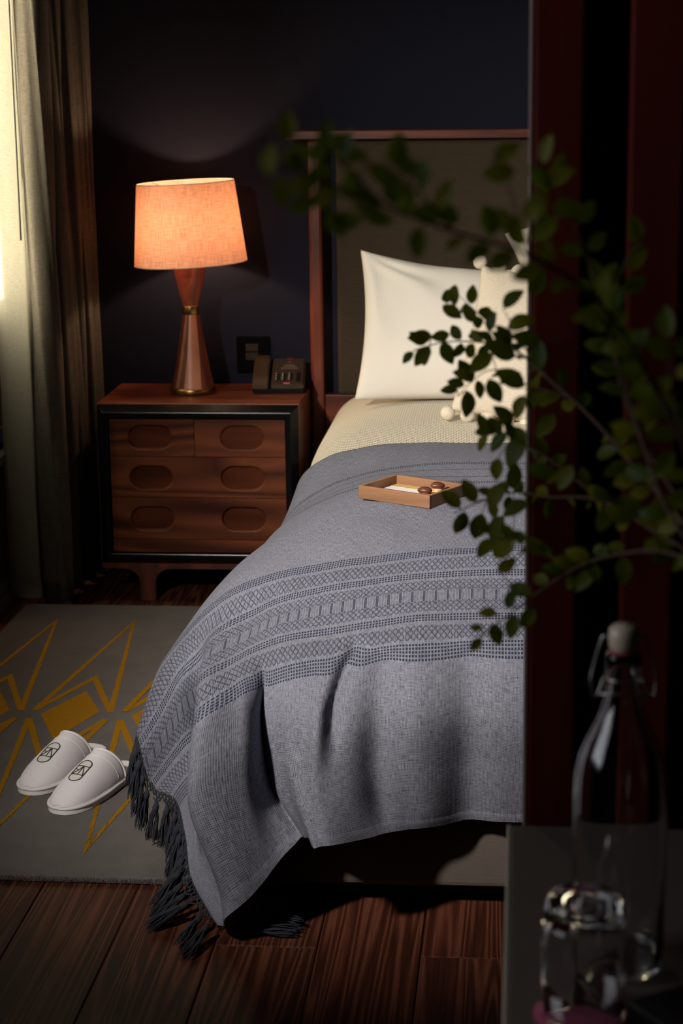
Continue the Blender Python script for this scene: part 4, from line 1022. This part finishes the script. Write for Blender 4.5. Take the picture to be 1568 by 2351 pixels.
outer = [(0.0001, 0.003), (0.030, 0.0), (0.038, 0.001), (0.0410, 0.006), (0.0410, 0.160), (0.0400, 0.178), (0.0365, 0.195), (0.0300, 0.211), (0.0235, 0.224), (0.0180, 0.238), (0.0150, 0.252), (0.0140, 0.268), (0.0150, 0.272), (0.0150, 0.285), (0.0140, 0.289)]
inner = [(0.0105, 0.289), (0.0108, 0.268), (0.0120, 0.252), (0.0150, 0.239), (0.0205, 0.224), (0.0270, 0.211), (0.0335, 0.195), (0.0370, 0.178), (0.0380, 0.160), (0.0380, 0.012), (0.034, 0.007), (0.0001, 0.012)]
lathe('glass_body', outer+inner, MAT['glass'], bt, 48)
lathe('stopper', [(0.0001, 0.2905), (0.011, 0.2905), (0.0125, 0.294), (0.0133, 0.302), (0.0125, 0.309), (0.0095, 0.3125), (0.0001, 0.3135)], MAT['ceramic'], bt, 32)
lathe('gasket', [(0.0001, 0.2885), (0.0125, 0.2888), (0.0125, 0.2905), (0.0001, 0.2906)], MAT['gasket'], bt, 32)
v, f = [], []
for sg in (1, -1):
    tube_data(spline([(sg*0.0135, 0, 0.301), (sg*0.018, 0, 0.302), (sg*0.0255, 0, 0.275), (sg*0.0275, -0.002, 0.262), (sg*0.025, -0.004, 0.250), (sg*0.0215, -0.004, 0.252), (sg*0.0165, -0.001, 0.266)], 5), 0.0011, 6, v, f)
tube_data([(0.0157*math.cos(2*math.pi*k/32), 0.0157*math.sin(2*math.pi*k/32), 0.2665) for k in range(33)], 0.0011, 6, v, f, False)
tube_data(spline([(0.0255, -0.003, 0.250), (0.018, -0.016, 0.256), (0, -0.0225, 0.258), (-0.018, -0.016, 0.256), (-0.0255, -0.003, 0.250)], 5), 0.0011, 6, v, f)
mesh('wire_clasp', v, f, MAT['wire'], bt, True)
cst = lathe('pink_coaster', [(0.0001, 0.0), (0.0395, 0.0), (0.040, 0.0005), (0.040, 0.0022), (0.0395, 0.0026), (0.0001, 0.0026)], MAT['pink'], None, 48)
cst.location = (0.0535, 1.487, TZ+0.0004); tag(cst, 'round pink paper coaster under the upturned glass', 'coaster')
tg = empty('tumbler', (0.0545, 1.489, TZ+0.0034)); tag(tg, 'upturned clear glass tumbler standing on pink coaster', 'glass')
oo = [(0.0345, 0.0), (0.0350, 0.0015), (0.0352, 0.05), (0.0345, 0.085), (0.0325, 0.097), (0.0285, 0.104), (0.021, 0.107), (0.0001, 0.1065)]
ii = [(0.0001, 0.092), (0.022, 0.091), (0.0285, 0.086), (0.0315, 0.078), (0.0328, 0.05), (0.0330, 0.0015), (0.0345, 0.0)]
lathe('glass_wall', oo+ii, MAT['glass'], tg, 48)
fo = empty('leather_folder', (0.150, 1.468, TZ+0.0005), math.radians(32.5))
box('cover', -0.034, 0.034, -0.055, 0.055, 0.0, 0.003, MAT['dark_leather'], fo, bev=0.001); box('pages', -0.032, 0.033, -0.053, 0.053, 0.0031, 0.0079, MAT['dark_leather'], fo, bev=0); box('cover', -0.034, 0.034, -0.055, 0.055, 0.008, 0.011, MAT['dark_leather'], fo, bev=0.001)
tag(fo, 'dark oxblood leather folder lying at the lower right corner of the table', 'folder')

# ------------------------------------------------------------------ branches in a vase
va = lathe('vase', [(0.0001, 0.0), (0.045, 0.0), (0.052, 0.006), (0.060, 0.07), (0.062, 0.13), (0.055, 0.20), (0.040, 0.26), (0.031, 0.31), (0.034, 0.345), (0.0315, 0.345), (0.0285, 0.31), (0.037, 0.26), (0.052, 0.20), (0.058, 0.13), (0.056, 0.07), (0.048, 0.012), (0.0001, 0.010)], MAT['vase'], None, 48)
va.location = (0.285, 1.462, TZ+0.0005); tag(va, 'dark glazed vase on the table holding the leafy branches', 'vase')
VM = Vector((0.285, 1.462, 0.80))
def leaf_mesh(fold, curl):
    vs, fs = [], []; n = 9
    for i in range(n+1):
        t = i/n; w = 0.34*math.sin(math.pi*min(1, t*0.97+0.03))**0.75*(1-0.25*t)
        if i in (0, n): w = 0.006
        z = -curl*(t-0.4)**2
        vs += [(t, -w, z+fold*w), (t, 0, z), (t, w, z+fold*w)]
    for i in range(n):
        for k in range(2): fs.append((i*3+k, i*3+k+1, (i+1)*3+k+1, (i+1)*3+k))
    me = bpy.data.meshes.new('leaf'); me.from_pydata(vs, [], fs); me.polygons.foreach_set('use_smooth', [True]*len(fs)); me.materials.append(MAT['leaf']); return me
LM = [leaf_mesh(0.25, 0.2), leaf_mesh(0.12, 0.45), leaf_mesh(0.4, 0.1)]
groups = {'a': ['a'], 'b': ['b', 'b2', 'b3'], 'c': ['c', 'c2'], 'd': ['d', 'd2'], 'e': ['e', 'e2', 'e3', 'e4'], 'f': ['f'], 'g': ['g']}
blabel = {'a': 'leafy branch rising past the left edge of the dark wood partition', 'b': 'leafy branch reaching in front of the white pillow', 'c': 'leafy branch ending beside the wooden tray',
          'd': 'lowest leafy branch drooping over the patterned blanket bands', 'e': 'blurred leafy branch arching leftwards in front of the headboard', 'f': 'leafy branch standing at the right edge of the picture', 'g': 'leafy branch upright against the middle of the dark wood partition'}
lr = random.Random(21); roots = {}; polys = {}
for g_, names in groups.items():
    p0 = Vector(BRANCHES[g_][0]); root = empty('leafy_branch', p0); tag(root, blabel[g_], 'branch', 'leafy branches in the vase'); roots[g_] = root
    v, f = [], []; polys[g_] = []
    for nm in names:
        pts = [Vector(p) for p in BRANCHES[nm]]
        if nm == g_: pts = [VM+Vector((lr.uniform(-.012, .012), lr.uniform(-.012, .012), 0)), Vector((0.285, 1.462, 1.062))+Vector((lr.uniform(-.016, .010), lr.uniform(-.015, .015), 0))]+pts
        sp = spline(pts, 7); n = len(sp)
        r0 = 0.0024 if nm == g_ else 0.0011
        tube_data([p-p0 for p in sp], [r0*(1-0.75*i/(n-1)) for i in range(n)], 6, v, f); polys[g_] += sp[(14 if nm == g_ else 0):]
    roots[g_]['_v'] = 0; del roots[g_]['_v']
    polys[g_+'_m'] = (v, f)
def put_leaf(g_, tip_base, d, L, tilt):
    """leaf at base point with direction d"""
    o = bpy.data.objects.new('leaf', LM[lr.randrange(3)]); COL.objects.link(o); o.parent = roots[g_]
    x_ = d.normalized(); vz = Vector((lr.uniform(-.6, .6), -1.0, 0.5+lr.uniform(-.5, .5)))
    z_ = (vz-x_*vz.dot(x_)).normalized(); y_ = z_.cross(x_)
    mt = Matrix((x_*L, y_*L, z_*L)).transposed().to_4x4(); mt.translation = tip_base-Vector(roots[g_].location); o.matrix_local = mt
count = 0
placed = []
for (x_, y_, z_, L, ang) in LEAVES:
    c_ = Vector((x_, y_, z_)); best = min(((c_-p).length, gi, k) for gi in groups for k, p in enumerate(polys[gi]))
    g_ = best[1]; bp = polys[g_][best[2]]
    d = Vector((math.cos(math.radians(ang)), lr.uniform(-.25, .25), math.sin(math.radians(ang))))
    if (c_+d*L/2-bp).length < (c_-d*L/2-bp).length: d = -d
    b0 = c_-d.normalized()*L/2; put_leaf(g_, b0, d, L*1.25, 0); placed.append(c_)
    v, f = polys[g_+'_m']; p0 = Vector(roots[g_].location); tube_data([bp-p0, (bp+b0)/2-p0+Vector((0, 0, 0.001)), b0-p0], [0.0007, 0.0006, 0.0005], 5, v, f)
for g_ in groups:           # further leaves in pairs along every stem
    for nm in groups[g_]:
        sp = spline([Vector(p) for p in BRANCHES[nm]], 6); acc = 0; nxt = 0.02
        for i in range(1, len(sp)-1):
            acc += (sp[i]-sp[i-1]).length
            if acc < nxt: continue
            nxt = acc+lr.uniform(0.013, 0.024); t_ = (sp[i+1]-sp[i-1]).normalized()
            for sg in (1, -1):
                if lr.random() < 0.25: continue
                sd_ = Vector((-t_.z, lr.uniform(-.7, .7), t_.x))*sg; d = (t_*0.6+sd_).normalized(); L = lr.uniform(0.017, 0.025); c_ = sp[i]+d*(L*0.65)
                if any((c_-q).length < 0.013 for q in placed): continue
                if c_.x > -0.006 and c_.y > 1.895: continue
                put_leaf(g_, sp[i]+d*0.003, d, L, 0); placed.append(c_)
for g_ in groups:
    v, f = polys[g_+'_m']; mesh('stem', v, f, MAT['bark'], roots[g_], True)
